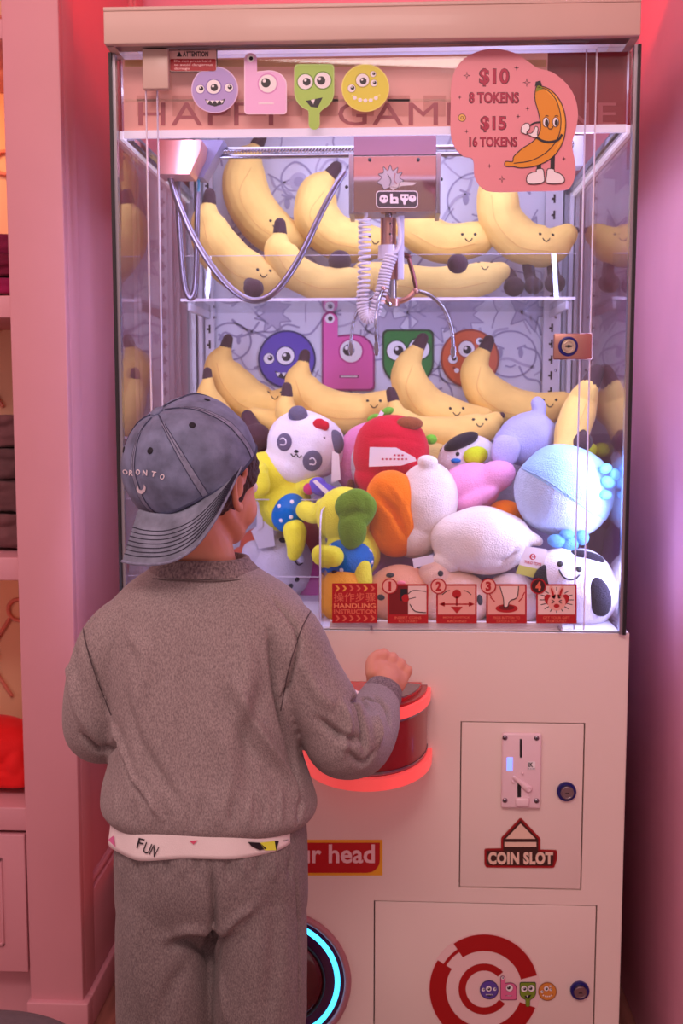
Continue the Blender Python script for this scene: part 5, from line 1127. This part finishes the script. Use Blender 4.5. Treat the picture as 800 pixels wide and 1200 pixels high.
# ---- head frame: face turned to the right, chin slightly down
HC = B(234, 560, .036)                      # skull centre
fa = math.radians(36)
fwd = Vector((math.sin(fa), math.cos(fa), -.10)).normalized(); up = Vector((-.10, -.02, 1)); up = (up - fwd * up.dot(fwd)).normalized(); rgt = fwd.cross(up).normalized()
HR_ = Matrix((rgt, fwd, up)).transposed()
def H(r, f, u): return HC + HR_ @ Vector((r, f, u))
g = G()
g.ell(H(0, -.004, .010), (.069, .084, .074), HR_)                     # cranium
g.ell(H(0, .030, -.030), (.054, .050, .058), HR_)                     # face
g.ell(H(0, .044, -.068), (.028, .026, .019), HR_)                     # chin
g.tube([(*H(-.042, .005, -.044), .012), (*H(-.023, .042, -.070), .015), (*H(.023, .042, -.070), .015), (*H(.042, .005, -.044), .012)], 16, 12)   # jaw
g.ell(H(.031, .044, -.040), (.023, .023, .026), HR_); g.ell(H(-.031, .044, -.040), (.023, .023, .026), HR_)   # cheeks
g.tube([(*H(0, .078, -.012), .006), (*H(0, .088, -.030), .008), (*H(0, .092, -.040), .0095)], 8, 12); g.ell(H(.009, .082, -.042), .006); g.ell(H(-.009, .082, -.042), .006)
g.tube([(*H(-.016, .074, -.059), .0035), (*H(0, .080, -.058), .005), (*H(.016, .074, -.059), .0035)], 8, 10); g.tube([(*H(-.013, .073, -.064), .004), (*H(0, .078, -.065), .0055), (*H(.013, .073, -.064), .004)], 8, 10)
# neck
nb = B(236, 705, .02)
g.tube([(*H(0, -.020, -.02), .052), (*H(0, -.016, -.06), .044), (*B(238, 655, .025), .042), (*nb, .050)], 18, 24, caps=True)
# ears
EAR = H(.072, -.002, -.006)
for sg in (1, -1):
    def Q(a, b, o=0): return H(sg * (.069 + o * 1.2), -.006 + a * 1.25, -.010 + b * 1.25)
    g.tube([(*Q(.004, -.024, .002), .0052), (*Q(-.006, -.018, .008), .0048), (*Q(-.014, -.002, .014), .0044), (*Q(-.012, .014, .015), .0044), (*Q(0, .021, .011), .0044), (*Q(.010, .014, .005), .0042), (*Q(.010, .002, .002), .004)], 24, 10)
    g.ell(Q(-.001, -.002, .004), (.004, .011, .018), HR_ @ Matrix.Rotation(-.35 * sg, 3, 'Z')); g.ell(Q(.004, -.023, .004), (.004, .006, .007), HR_)
# torso and legs under the clothes
tx = B(245, 850).x
def zz(py): return B(245, py).z
g.loft([(B(236, 700).x, YBOY + .02, zz(700), .060, .045), (B(245, 730).x, YBOY + .02, zz(730), .105, .060), (tx, YBOY + .02, zz(800), .105, .072), (tx, YBOY + .02, zz(900), .098, .070), (tx, YBOY + .02, zz(1000), .096, .070), (tx, YBOY + .02, zz(1045), .085, .060)], 32, 24, p=2.3)
LX = (B(192, 1150).x, B(302, 1150).x); za_ = .085
for x in LX:
    sx = -1 if x == LX[0] else 1
    g.tube([(x, YBOY + .02, zz(1075), .044), (x, YBOY + .02, zz(1200), .046), (x, YBOY + .025, .30, .036), (x, YBOY + .03, .20, .036), (x, YBOY + .035, .09, .026), (x, YBOY + .03, .05, .026)], 24, 18)
    g.tube([(x, YBOY + .02, .035, .024), (x + sx * .006, YBOY + .07, .030, .026), (x + sx * .010, YBOY + .12, .022, .018)], 10, 14, flat=.8)
# arms
WR = B(448, 811, .206); EL = B(402, 868, .03); MA = B(435, 847, .14); SH = B(340, 745, .02)
HB = at(457, 789, YBOY + .235)
g.tube([(*SH, .034), (*((SH + EL) / 2), .031), (*EL, .027), (*MA, .022), (*WR, .0190)], 30, 18)
LSH = B(128, 748, .02); LEL = B(108, 850, .03); LWR = B(190, 838, .24)
g.tube([(*LSH, .034), (*((LSH + LEL) / 2), .031), (*LEL, .027), (*((LEL + LWR) / 2), .024), (*LWR, .0195)], 26, 18)
# right hand: a loose fist closed round the joystick, thumb side to the left
def hand(g, W, C, side, palmdir, upv):
    """W wrist, C palm centre; fingers run along d and curl; 'out' is the back of the hand"""
    d = (C - W).normalized(); out = (upv - d * upv.dot(d)).normalized(); acr = d.cross(out).normalized() * side
    R = Matrix((acr, d, out)).transposed()
    g.tube([(*W, .0185), (*(W + (C - W) * .5 + out * .002), .020), (*C, .0225)], 12, 18, flat=.85, ref=tuple(out))
    g.ell(C, (.030, .026, .0165), R); g.ell(C - d * .008 - acr * .018 - out * .006, (.013, .018, .013), R)
    for k, (o, L) in enumerate(((-.0225, .92), (-.0075, 1.0), (.0075, .95), (.0215, .80))):
        b = C + acr * o + d * (.018 - abs(o) * .12) + out * .004
        p1 = b + d * .016 * L + out * .004; p2 = b + d * .026 * L - out * .012; p3 = b + d * .016 * L - out * .024; p4 = b + d * .004 - out * .024
        g.tube([(*(b - d * .012), .0078), (*b, .0082), (*p1, .0078), (*p2, .0072), (*p3, .0068), (*p4, .0060)], 22, 12)
    t0 = C - acr * .026 - d * .012; t1 = C - acr * .034 + d * .006 + out * .002; t2 = C - acr * .030 + d * .022 + out * .006; t3 = C - acr * .020 + d * .032 + out * .001
    g.tube([(*t0, .0105), (*t1, .0092), (*t2, .0082), (*t3, .0068)], 18, 12)
# upper surfaces face up-right; knuckles towards the machine
hd = G()
Wp = B(448, 811, .206); Cp = at(455, 794, YBOY + .232)
d_ = (Cp - Wp).normalized()
hand(g, Wp, Cp, 1, None, Vector((.55, -.45, .75)))
hand(g, LWR, LWR + Vector((.02, .045, .0)), -1, None, Vector((-.2, 0, 1)))
bodyo = obj('body', g, SKIN, person, fuse=.0024, smooth_it=5)
bodybv = bvh_of(bodyo)
# ear hollow is shaped by the rim; eyes, brows
for sg in (1, -1):
    e = H(sg * .024, .071, -.010); gg = G(); gg.ell(e, .0095); gg.k = 1; gg.ell(e + fwd * .0055, (.0048, .0048, .0048)); obj('eye', gg, [mat('eye_white', (240, 236, 232), .2), mat('eye_brown', (50, 28, 20), .2)], person)
    gg = G(); gg.tube([(*H(sg * .012, .080, .006), .0016), (*H(sg * .024, .079, .010), .0022), (*H(sg * .038, .070, .006), .0012)], 10, 8); obj('eyebrow', gg, HAIR, person)
# hair: short at the nape and round the ears, showing below the cap
g = G()
g.ell(H(0, -.012, .004), (.0735, .0785, .070), HR_); g.ell(H(0, -.036, -.034), (.052, .040, .042), HR_)
for sg in (1, -1):
    g.ell(H(sg * .060, .020, .012), (.0125, .026, .030), HR_); g.ell(H(sg * .052, -.030, -.020), (.016, .024, .036), HR_)
    g.ell(H(sg * .030, -.038, -.044), (.024, .022, .036), HR_)
hme = g.mesh('hair', fuse=.0026, smooth_it=4, disp=folds([], .0010, 240))
_ca = Vector((-.42, -.38, .82)).normalized(); bm = bmesh.new(); bm.from_mesh(hme)
bmesh.ops.bisect_plane(bm, geom=bm.verts[:] + bm.edges[:] + bm.faces[:], plane_co=B(222, 543, .004) + _ca * .006, plane_no=_ca, clear_outer=True); bm.to_mesh(hme); bm.free()
link('hair', hme, HAIR, person)

# ---- cap, worn backwards
CC = B(222, 543, .004); CRr = 76 * SK
ca = Vector((-.42, -.38, .82)).normalized()
cu = (Vector((.89, .05, .46))); cu = (cu - ca * cu.dot(ca)).normalized(); cw = ca.cross(cu).normalized()   # cw: away from viewer
if cw.y > 0: cw = -cw                                                  # cw points to the viewer
def capP(phi, th, k=1.0):
    """phi round the axis from cu towards the viewer; th from the button (0) to the rim (1)"""
    t = th * math.radians(104); rr_ = CRr * k * (1.0 + .045 * math.sin(t) ** 2 * math.cos(2 * phi - .6))
    s_, c_ = math.sin(t), math.cos(t)
    s_ = math.copysign(abs(s_) ** .92, s_); h = c_ * .97
    p = CC + rr_ * s_ * (math.cos(phi) * cu + math.sin(phi) * cw) + rr_ * h * ca
    # soft collapse of the far front panel
    return p
DEN = mat('washed_denim', (108, 116, 146), .85, bump=(900, .35, .001), var=.35, vscale=40, sheen=.1, detail=6)
DEN2 = mat('denim_seam', (58, 62, 90), .85, bump=(900, .35, .001), var=.25, vscale=90)
DENL = mat('denim_worn', (126, 130, 156), .85, var=.25, vscale=120)
NP = 96; NT_ = 34; g = G(); vs = []; fs = []
def capV(phi, th, k):
    p = capP(phi, th, k); sm = min(1, th * 1.4)
    # each of six panels bellies slightly between its seams
    u = ((phi - .42) / (PI / 3)) % 1.0; belly = math.sin(u * PI) ** .6
    p = p + (p - CC).normalized() * (.0026 * belly * sm)
    # front panels (far side) stand up, then dent
    dd = math.exp(-((phi - 5.5) / .55) ** 2) * math.exp(-((th - .55) / .28) ** 2); p = p + ca * .010 * dd + cu * .004 * dd
    d2 = math.exp(-((phi - 5.05) / .25) ** 2) * math.exp(-((th - .7) / .2) ** 2); p = p - (p - CC).normalized() * .006 * d2
    p = p + (p - CC).normalized() * .0009 * math.sin(7 * phi + 9 * th) * math.sin(11 * th)
    return p
for (k, flip) in ((1.0, 0), (.972, 1)):
    o = len(vs); vs.append(capV(0, 0, k) if not flip else capP(0, 0, k))
    for j in range(1, NT_ + 1):
        for i in range(NP): vs.append(capV(2 * PI * i / NP, j / NT_, k))
    for i in range(NP): fs.append((o, o + 1 + i, o + 1 + (i + 1) % NP))
    for j in range(NT_ - 1):
        for i in range(NP):
            a = o + 1 + j * NP + i; b = o + 1 + j * NP + (i + 1) % NP; fs.append((a, a + NP, b + NP, b))
n1 = 1 + NP * NT_
for i in range(NP):
    a = 1 + (NT_ - 1) * NP + i; b = 1 + (NT_ - 1) * NP + (i + 1) % NP; fs.append((a, a + n1, b + n1, b))
g.add(vs, fs); cap = obj('cap', g, DEN, person); cap['label'] = 'washed grey-blue denim cap worn backwards with white embroidery'
capbv = bvh_of(cap)
# seams between panels, flanked by lighter felled bands
for k in range(6):
    phi = .42 + k * PI / 3
    for off, rr_, mm, lf in ((0, .0010, DEN2, .0006), (-.05, .0006, DEN2, .0005), (.05, .0006, DEN2, .0005)):
        g = G(); g.tube([(*(capV(phi + off, t / 30, 1.0) + (capV(phi, t / 30, 1) - CC).normalized() * lf), rr_) for t in range(2 + abs(int(off * 100)), 31)], nr=6, smooth=False); obj('seam', g, mm, cap)
    g = G(); L = []; W = []
    for t in range(6, 31):
        a = capV(phi - .047, t / 30, 1.0); b = capV(phi + .047, t / 30, 1.0); n = (capV(phi, t / 30, 1) - CC).normalized() * .0009
        L.append(a + n); W.append(b + n)
    g.add(L + W, [(i, i + 1, len(L) + i + 1, len(L) + i) for i in range(len(L) - 1)]); obj('seam_tape', g, DENL, cap)
g = G(); g.ell(capV(0, 0, 1) + ca * .001, (.0085, .0085, .0042), frame(ca)); obj('button', g, DEN, cap)
g = G(); g.tube([(*(capV(2 * PI * i / 96, 1.0, .995)), .0022) for i in range(97)], nr=8, smooth=False); obj('rim_band', g, DEN2, cap)
for k in range(6):
    phi = .42 + (k + .5) * PI / 3; p = capV(phi, .42, 1.0); n = (p - CC).normalized(); g = G(); g.ell(p + n * .0004, (.0042, .0042, .0011), frame(n)); obj('eyelet', g, mat('eyelet_thread', (24, 24, 38), .8), cap)
# brim
inner = [(162, 597), (176, 601), (195, 602), (214, 597), (232, 588), (250, 574), (266, 560), (281, 546)]
outer = [(143, 658), (160, 661), (186, 661), (208, 655), (228, 641), (246, 618), (262, 590), (282, 547)]
di = [-.040, -.046, -.052, -.056, -.058, -.056, -.050, -.040]
NI, NJ = 40, 14; I = crom([(*a, b) for a, b in zip(inner, di)], NI); 
do = [-.058, -.072, -.082, -.088, -.088, -.082, -.068, -.041]
O = crom([(*a, b) for a, b in zip(outer, do)], NI)
def brimP(i, t):
    a, b = I[i], O[i]; q = a + (b - a) * t; bow = .010 * math.sin(PI * t) * math.sin(PI * i / NI)
    return B(q[0], q[1], q[2] - bow)
g = G(); vs = []; 
for lay in (0, 1):
    for i in range(NI + 1):
        for j in range(NJ + 1): vs.append(brimP(i, j / NJ) + Vector((0, .0028 * lay, .0004 * lay)))
fs = []; S_ = (NI + 1) * (NJ + 1)
for i in range(NI):
    for j in range(NJ):
        a = i * (NJ + 1) + j; fs.append((a, a + 1, a + NJ + 2, a + NJ + 1)); fs.append((S_ + a, S_ + a + NJ + 1, S_ + a + NJ + 2, S_ + a + 1))
for i in range(NI):
    for j in (0, NJ): a = i * (NJ + 1) + j; fs.append((a, a + NJ + 1, S_ + a + NJ + 1, S_ + a))
for j in range(NJ):
    for i in (0, NI): a = i * (NJ + 1) + j; fs.append((a, a + 1, S_ + a + 1, S_ + a))
g.add(vs, fs); br = obj('brim', g, mat('washed_denim_brim', (120, 126, 146), .85, bump=(900, .35, .001), var=.32, vscale=45, detail=6), cap)
g = G(); g.tube([(*(brimP(i, 1) + Vector((0, .0014, 0))), .0020) for i in range(NI + 1)], nr=8, smooth=False); obj('brim_edge', g, DENL, cap)
for r_ in range(7):
    g = G(); t = .34 + r_ * .085
    for i in range(0, NI * 2, 2):
        pa, pb = [], []
        u0, u1 = i / 2, i / 2 + .30
        for uu in (u0, u1):
            k = min(int(uu), NI - 1); f_ = uu - k; pa.append(brimP(k, t) * (1 - f_) + brimP(k + 1, t) * f_ + Vector((0, -.0005, 0)))
        g.tube([(*pa[0], .0006), (*pa[1], .0006)], nr=4, smooth=False)
        for uu in (u0 + .5, u1 + .5):
            k = min(int(uu), NI - 1); f_ = min(1, uu - k); pb.append(brimP(k, t) * (1 - f_) + brimP(k + 1, t) * f_ + Vector((0, -.0005, 0)))
        g.tube([(*pb[0], .0006), (*pb[1], .0006)], nr=4, smooth=False)
    o = obj('brim_stitching', g, mat('dark_thread', (40, 40, 60), .8), br) if False else obj('brim_stitching', g, mat('dark_thread', (40, 40, 60), .8), cap)
    o['kind'] = 'stuff'
# embroidery
def text_on(bv, t, x0, y0, x1, y1, bold=.02, rot=0, lift=.0012, curve=0):
    v, f = text_fit(t, x0, y0, x1, y1, bold, 1, rot); out = []
    for x, y in v:
        p, n = hit(bv, x, y); out.append(p + n * lift)
    gg = G(); gg.add(out, f); return gg
THR = mat('white_thread', (226, 214, 226), .8, bump=(900, .5, .001))
for (ch, x, y, r_) in (('O', 147.5, 553, -.9), ('R', 154.5, 554, .1), ('O', 162.3, 553.2, .1), ('N', 170.5, 554, .05), ('T', 180.5, 555.4, .2), ('O', 190.3, 558.6, .3)):
    gg = text_on(capbv, ch, x - 2.6, y - 3.2, x + 2.6, y + 3.2, .03, r_); link('letter', gg.mesh('letter', fix=False), THR, cap, True)
gg = G(); mo = [(162, 568), (163.5, 573), (166.5, 574), (169, 571.5), (169.5, 567), (171.5, 571), (170.5, 576), (166.5, 578.5), (162.5, 577), (160.6, 573)]
P_ = []
for x, y in mo: p, n = hit(capbv, x, y); P_.append(p + n * .0012)
gg.add(P_, [(0, 1, 8, 9), (1, 2, 7, 8), (2, 3, 6, 7), (3, 4, 5, 6)]); link('moon', gg.mesh('moon', fix=False), THR, cap, True)
gg = G()
for (x, y) in ((157, 548), (165, 547), (188, 551), (176, 549)):
    pass

# ---- clothes
def fabric(name, c, c2, sc=420, st=(1, 1, .45)):
    M = mat(name, c, .95, sheen=.25, bump=(700, .5, .0015), var=.02, stretch=st, spec=.15)
    nt = M.node_tree; b = nt.nodes['Principled BSDF']; n = [x for x in nt.nodes if x.type == 'TEX_NOISE'][0]; n.inputs['Scale'].default_value = sc; n.inputs['Detail'].default_value = 5
    r = [x for x in nt.nodes if x.type == 'VALTORGB'][0]; r.color_ramp.elements[0].color = (*lin(c2), 1); r.color_ramp.elements[1].color = (*lin(c), 1); r.color_ramp.elements[0].position = .34; r.color_ramp.elements[1].position = .66
    return M
SW = fabric('grey_marl_sweatshirt', (166, 152, 150), (128, 114, 116), 700); TR = fabric('grey_marl_trousers', (148, 136, 134), (110, 98, 100), 700)
g = G()
def ring(x0, x1, py, dep, dY=.0):
    a, b = B(x0, py, dY), B(x1, py, dY); return ((a.x + b.x) / 2, YBOY + .02 + dY, (a.z + b.z) / 2, (b.x - a.x) / 2, dep)
g.loft([ring(180, 290, 664, .050), ring(166, 308, 674, .056), ring(140, 340, 694, .066), ring(120, 356, 720, .076), ring(116, 354, 775, .088), ring(124, 350, 830, .094), ring(126, 351, 885, .098), ring(119, 363, 923, .102), ring(118, 370, 947, .101), ring(127, 362, 961, .093)], 64, 60, p=2.35)
g.tube([q4(296, 712, 28), q4(334, 742, 41, .0), q4(362, 795, 41, .005), q4(386, 838, 42, .01), q4(402, 868, 46, .025), q4(422, 868, 40, .08), q4(436, 845, 34, .14), q4(443, 824, 27, .185), q4(447, 815, 24, .203)], 46, 28, caps=True, cap_round=False)
g.tube([q4(172, 712, 27), q4(138, 742, 38, .0), q4(117, 790, 39, .005), q4(111, 835, 39, .015), q4(118, 858, 38, .04), q4(150, 850, 33, .12), q4(180, 842, 27, .20)], 40, 28, caps=True, cap_round=False)
b_ = lambda x, y, dY=-.07: (x, y)
FL = [
 # armhole seams
 ([b_(318, 700, -.05), b_(350, 745, -.03), b_(338, 800, -.05), b_(328, 835, -.06)], .0035, -.004),
 ([b_(118, 715, -.05), b_(98, 745, -.03), b_(115, 800, -.05), b_(134, 850, -.06)], .0035, -.004),
 # folds running from the armpits
 ([b_(330, 830, -.06), b_(345, 880, -.06), b_(352, 940, -.06)], .008, -.006),
 ([b_(316, 740), b_(322, 790), b_(330, 835), b_(345, 900)], .006, -.007), ([b_(276, 800), b_(300, 850), b_(335, 905), b_(355, 945)], .008, .006), ([b_(262, 800), b_(285, 860), b_(322, 915)], .010, -.004),
 ([b_(138, 850), b_(150, 900), b_(180, 950)], .010, -.004),
 ([b_(132, 850), b_(152, 900), b_(190, 960)], .006, .006), ([b_(150, 820), b_(172, 885), b_(215, 950)], .010, -.004), ([b_(150, 740), b_(170, 770), b_(165, 830)], .012, .004),
 ([b_(150, 760), b_(165, 850), b_(160, 930)], .014, .003),
 ([b_(310, 800), b_(290, 870), b_(300, 950)], .014, -.003), ([b_(285, 740), b_(290, 800), b_(270, 870)], .016, .003),
 ([b_(220, 720), b_(225, 800), b_(215, 900)], .02, -.0025),
 ([b_(245, 840), b_(270, 900), b_(260, 960)], .014, .003),
 # gathers above the hem
 *[([b_(135 + 19 * k + (k % 3) * 4, 925 + (k % 2) * 10), b_(139 + 19 * k, 968)], .0055, (-.0018 if k % 2 else .0016)) for k in range(12)],
 # elbow and forearm creases, right arm
 ([b_(372, 842, -.04), b_(398, 862, -.05), b_(425, 868, -.0)], .007, -.007),
 ([b_(415, 815, .05), b_(425, 845, .04), b_(428, 880, .03)], .006, -.008), ([b_(428, 822, .1), b_(440, 850, .08), b_(444, 872, .06)], .006, .006),
 ([b_(405, 880, -.03), b_(425, 895, -.0), b_(440, 880, .04)], .006, -.005), ([b_(400, 822, .0), b_(408, 850, -.02), b_(402, 885, -.03)], .007, .005),
 ([b_(438, 815, .14), b_(452, 830, .13), b_(458, 852, .11)], .005, -.006), ([b_(350, 770, -.04), b_(372, 810, -.04), b_(392, 830, -.03)], .012, .004),
 ([b_(412, 822, .1), b_(425, 818, .14), b_(440, 822, .15)], .004, -.007),
 # left arm
 ([b_(78, 770, -.0), b_(92, 830, -.03), b_(120, 875, -.02)], .010, .005), ([b_(95, 860, -.02), b_(118, 880, -.02), b_(138, 870, .0)], .006, -.006), ([b_(88, 760, -.02), b_(84, 800, -.02)], .008, -.004),
]
def foldcloth(g, fl, fuse, sm, noise, ns, k=1.0):
    me = g.mesh('c', fuse=fuse, smooth_it=sm); bv = BVHTree.FromPolygons([v.co.copy() for v in me.vertices], [tuple(p.vertices) for p in me.polygons]); out = []
    for pts, wd, dep in fl:
        L = []
        for q in crom([(*p, 0) for p in pts], 8):
            p, n = hit(bv, q[0], q[1]); L.append(tuple(p))
        out.append((L, wd * .75, dep * k))
    n = len(me.vertices); co = np.empty(n * 3); no = np.empty(n * 3); me.vertices.foreach_get('co', co); me.vertices.foreach_get('normal', no)
    co = folds(out, noise, ns)(co.reshape(-1, 3), no.reshape(-1, 3)); me.vertices.foreach_set('co', co.ravel()); me.update(); return me
sw = link('sweatshirt', foldcloth(g, FL, .0028, 8, .0012, 22, 1.9), SW, person); sw['label'] = 'grey-brown marl sweatshirt'
swbv = bvh_of(sw)
SEAM = fabric('seam_dark', (98, 84, 88), (80, 68, 72))
for L_ in ([(364, 716), (352, 740), (338, 785), (329, 832)], [(97, 728), (100, 752), (112, 792), (130, 838)]):
    g = G(); line_on(g, swbv, L_, .0009, 0, 24); obj('armhole_seam', g, SEAM, sw)
# collar rib, cuff ribs, hem rib
RIB = fabric('grey_marl_rib', (150, 132, 132), (96, 82, 86))
g = G(); g.loft([ring(168, 304, 673, .0570), ring(174, 297, 666, .0545), ring(180, 291, 660, .0510), ring(183, 288, 655, .0485), ring(188, 283, 655, .0455), ring(190, 281, 664, .044)], 64, 24, caps=False, p=2.3); obj('collar', g, RIB, sw)
g = G(); cr = ring(166, 306, 675, .0585); P = []
for i in range(65):
    a = 2 * PI * i / 64; c_, s_ = math.cos(a), math.sin(a); P.append((cr[0] + cr[3] * math.copysign(abs(c_) ** (2 / 2.3), c_), cr[1] + cr[4] * math.copysign(abs(s_) ** (2 / 2.3), s_), cr[2], .0009))
g.tube(P, nr=6, smooth=False, caps=False); obj('collar_seam', g, fabric('seam_grey', (112, 100, 100), (90, 80, 80)), sw)
g = G(); g.tube([q4(444, 822, 25.5, .188), q4(448, 813, 24, .203), q4(451, 806, 21.5, .212)], 10, 28, cap_round=False); obj('cuff', g, RIB, sw)
g = G(); g.tube([q4(178, 843, 27, .195), q4(192, 838, 23, .235)], 8, 28, caps=False); obj('cuff', g, RIB, sw)
g = G(); g.loft([ring(127, 362, 957, .0945), ring(133, 355, 964, .091), ring(139, 350, 967, .086)], 64, 12, p=2.35); obj('hem_rib', g, RIB, sw)
# T-shirt tail showing under the sweatshirt
g = G(); NX = 96; rows = []
def tsr(t, k):
    a = 2 * PI * k / NX; c_, s_ = math.cos(a), math.sin(a); x0, x1 = 132 - 5 * t, 352 + 3 * t
    A, C = B(x0, 985), B(x1, 985); cx_ = (A.x + C.x) / 2; hx = (C.x - A.x) / 2
    bot = 986 - (c_ * .5 + .5) * 12 + 2 * math.sin(5 * a)
    py = 940 + (bot - 940) * t; rr_ = 1 + .018 * t * math.sin(9 * a + 1)
    return Vector((cx_ + hx * rr_ * math.copysign(abs(c_) ** (2 / 2.35), c_), YBOY + .02 + .098 * rr_ * math.copysign(abs(s_) ** (2 / 2.35), s_), B(245, py).z))
vs = [tsr(j / 8, k) for j in range(9) for k in range(NX)]; g.add(vs, [(j * NX + k, j * NX + (k + 1) % NX, (j + 1) * NX + (k + 1) % NX, (j + 1) * NX + k) for j in range(8) for k in range(NX)])
me = g.mesh('t_shirt'); ts = link('t_shirt', me, mat('tshirt_white', (236, 222, 222), .9, bump=(700, .3, .001), sheen=.1), person); ts['label'] = 'white T-shirt with black lettering and coloured print under the sweatshirt'
so = ts.modifiers.new('s', 'SOLIDIFY'); so.thickness = .0016
tsbv = bvh_of(ts)
def patch(pts, mm, nm, lift=.0016):
    bm = bmesh.new(); V = [bm.verts.new((x, y, 0)) for x, y in pts]; f_ = bm.faces.new(V); f_.normal_update(); bmesh.ops.triangulate(bm, faces=[f_]); bm.verts.index_update()
    o_ = []
    for v in bm.verts: p, n = hit(tsbv, v.co.x, v.co.y); o_.append(p + n * lift)
    gg = G(); gg.add(o_, [[v.index for v in f.verts] for f in bm.faces]); bm.free(); return link(nm, gg.mesh(nm, fix=False), mm, ts, True)
for (ch, x0, y0, x1, y1, r_) in (('F', 162, 982, 169, 994, .25), ('U', 169.5, 987, 177, 1000, .35), ('N', 177.5, 990, 184.5, 1003, .45)):
    link('letter', text_on(tsbv, ch, x0, y0, x1, y1, .0, r_, .0018).mesh('letter', fix=False), INK, ts, True)
patch([(128, 984), (134, 979), (136, 992), (131, 1000), (127, 993)], ink((226, 110, 166)), 'print_patch'); patch([(222, 985), (232, 984), (227, 989)], ink((216, 90, 120)), 'print_patch')
patch([(290, 986), (304, 987), (312, 994), (304, 996), (294, 991)], INK, 'print_patch'); patch([(304, 987), (322, 985), (323, 996), (310, 996)], ink((226, 232, 70)), 'print_patch'); patch([(321, 985), (326, 985), (327, 997), (323, 997)], INK, 'print_patch'); patch([(331, 985), (337, 984), (339, 995), (334, 997)], INK, 'print_patch'); patch([(344, 984), (347, 984), (347, 994), (344, 994)], INK, 'print_patch')
# trousers
g = G()
g.loft([ring(138, 352, 945, .090), ring(134, 356, 970, .094), ring(132, 359, 1020, .096), ring(133, 358, 1060, .086), ring(136, 356, 1072, .076)], 56, 30, p=2.3)
for sx, x0, x1 in ((-1, 134, 249), (1, 247, 358)):
    c0_, c1_ = B(x0, 1120), B(x1, 1120); cx_ = (c0_.x + c1_.x) / 2; hw = (c1_.x - c0_.x) / 2; yy = YBOY + .02
    a, b = B(x0 + (1 if sx < 0 else 0), 1200), B(x1 - (1 if sx > 0 else 1), 1200)
    g.loft([(cx_, yy, B(245, 1045).z, hw * .92, .080), (cx_, yy, c0_.z, hw, .080), ((a.x + b.x) / 2, yy, a.z, (b.x - a.x) / 2, .074), (cx_, yy + .004, .28, .052, .062), (cx_, yy + .010, .14, .048, .055), (cx_, yy + .014, .085, .040, .046), (cx_, yy + .014, .075, .036, .042)], 40, 36, p=2.2)
t_ = lambda x, y, dY=-.075: (x, y)
TF = [([t_(246, 1000), t_(250, 1060), t_(248, 1110), t_(248, 1130)], .006, -.008),
      ([t_(200, 1110), t_(225, 1104), t_(248, 1120)], .008, -.007), ([t_(190, 1100), t_(222, 1090), t_(245, 1095)], .010, .005), ([t_(300, 1060), t_(270, 1085), t_(252, 1120)], .010, .005),
      ([t_(285, 1075), t_(262, 1100), t_(252, 1130)], .006, -.004), ([t_(165, 1040), t_(160, 1120), t_(172, 1200)], .016, .004), ([t_(320, 1040), t_(322, 1120), t_(310, 1200)], .016, -.004), ([t_(220, 1130), t_(200, 1160), t_(190, 1200)], .014, -.004),
      ([t_(345, 1020, -.03), t_(350, 1080, -.03), t_(350, 1200, -.03)], .004, -.003), ([t_(258, 1140), t_(262, 1170), t_(266, 1200)], .008, .004)]
TF += [([t_(140 + 18 * k, 1004), t_(142 + 18 * k, 1030)], .006, (-.003 if k % 2 else .002)) for k in range(12)]
tr = link('trousers', foldcloth(g, TF, .0032, 14, .0012, 20, 1.5), TR, person); tr['label'] = 'grey-brown marl jogging trousers'
# shoes, below the frame
for sx, x in ((-1, LX[0]), (1, LX[1])):
    g = G(); g.ell((x, YBOY + .02, .045), (.036, .05, .036)); g.tube([(x, YBOY + .02, .035, .034), (x + sx * .004, YBOY + .07, .034, .036), (x + sx * .008, YBOY + .125, .028, .028)], 12, 16, flat=.8)
    sh = obj('shoe', g, mat('shoe_white', (220, 214, 214), .6), person, fuse=.003)
    g = G(); g.loft([(x + sx * .004, YBOY + .065, .0, .038, .092), (x + sx * .004, YBOY + .065, .016, .039, .093)], 32, 3, p=2.5); obj('sole', g, mat('sole_rubber', (200, 196, 200), .7), sh)
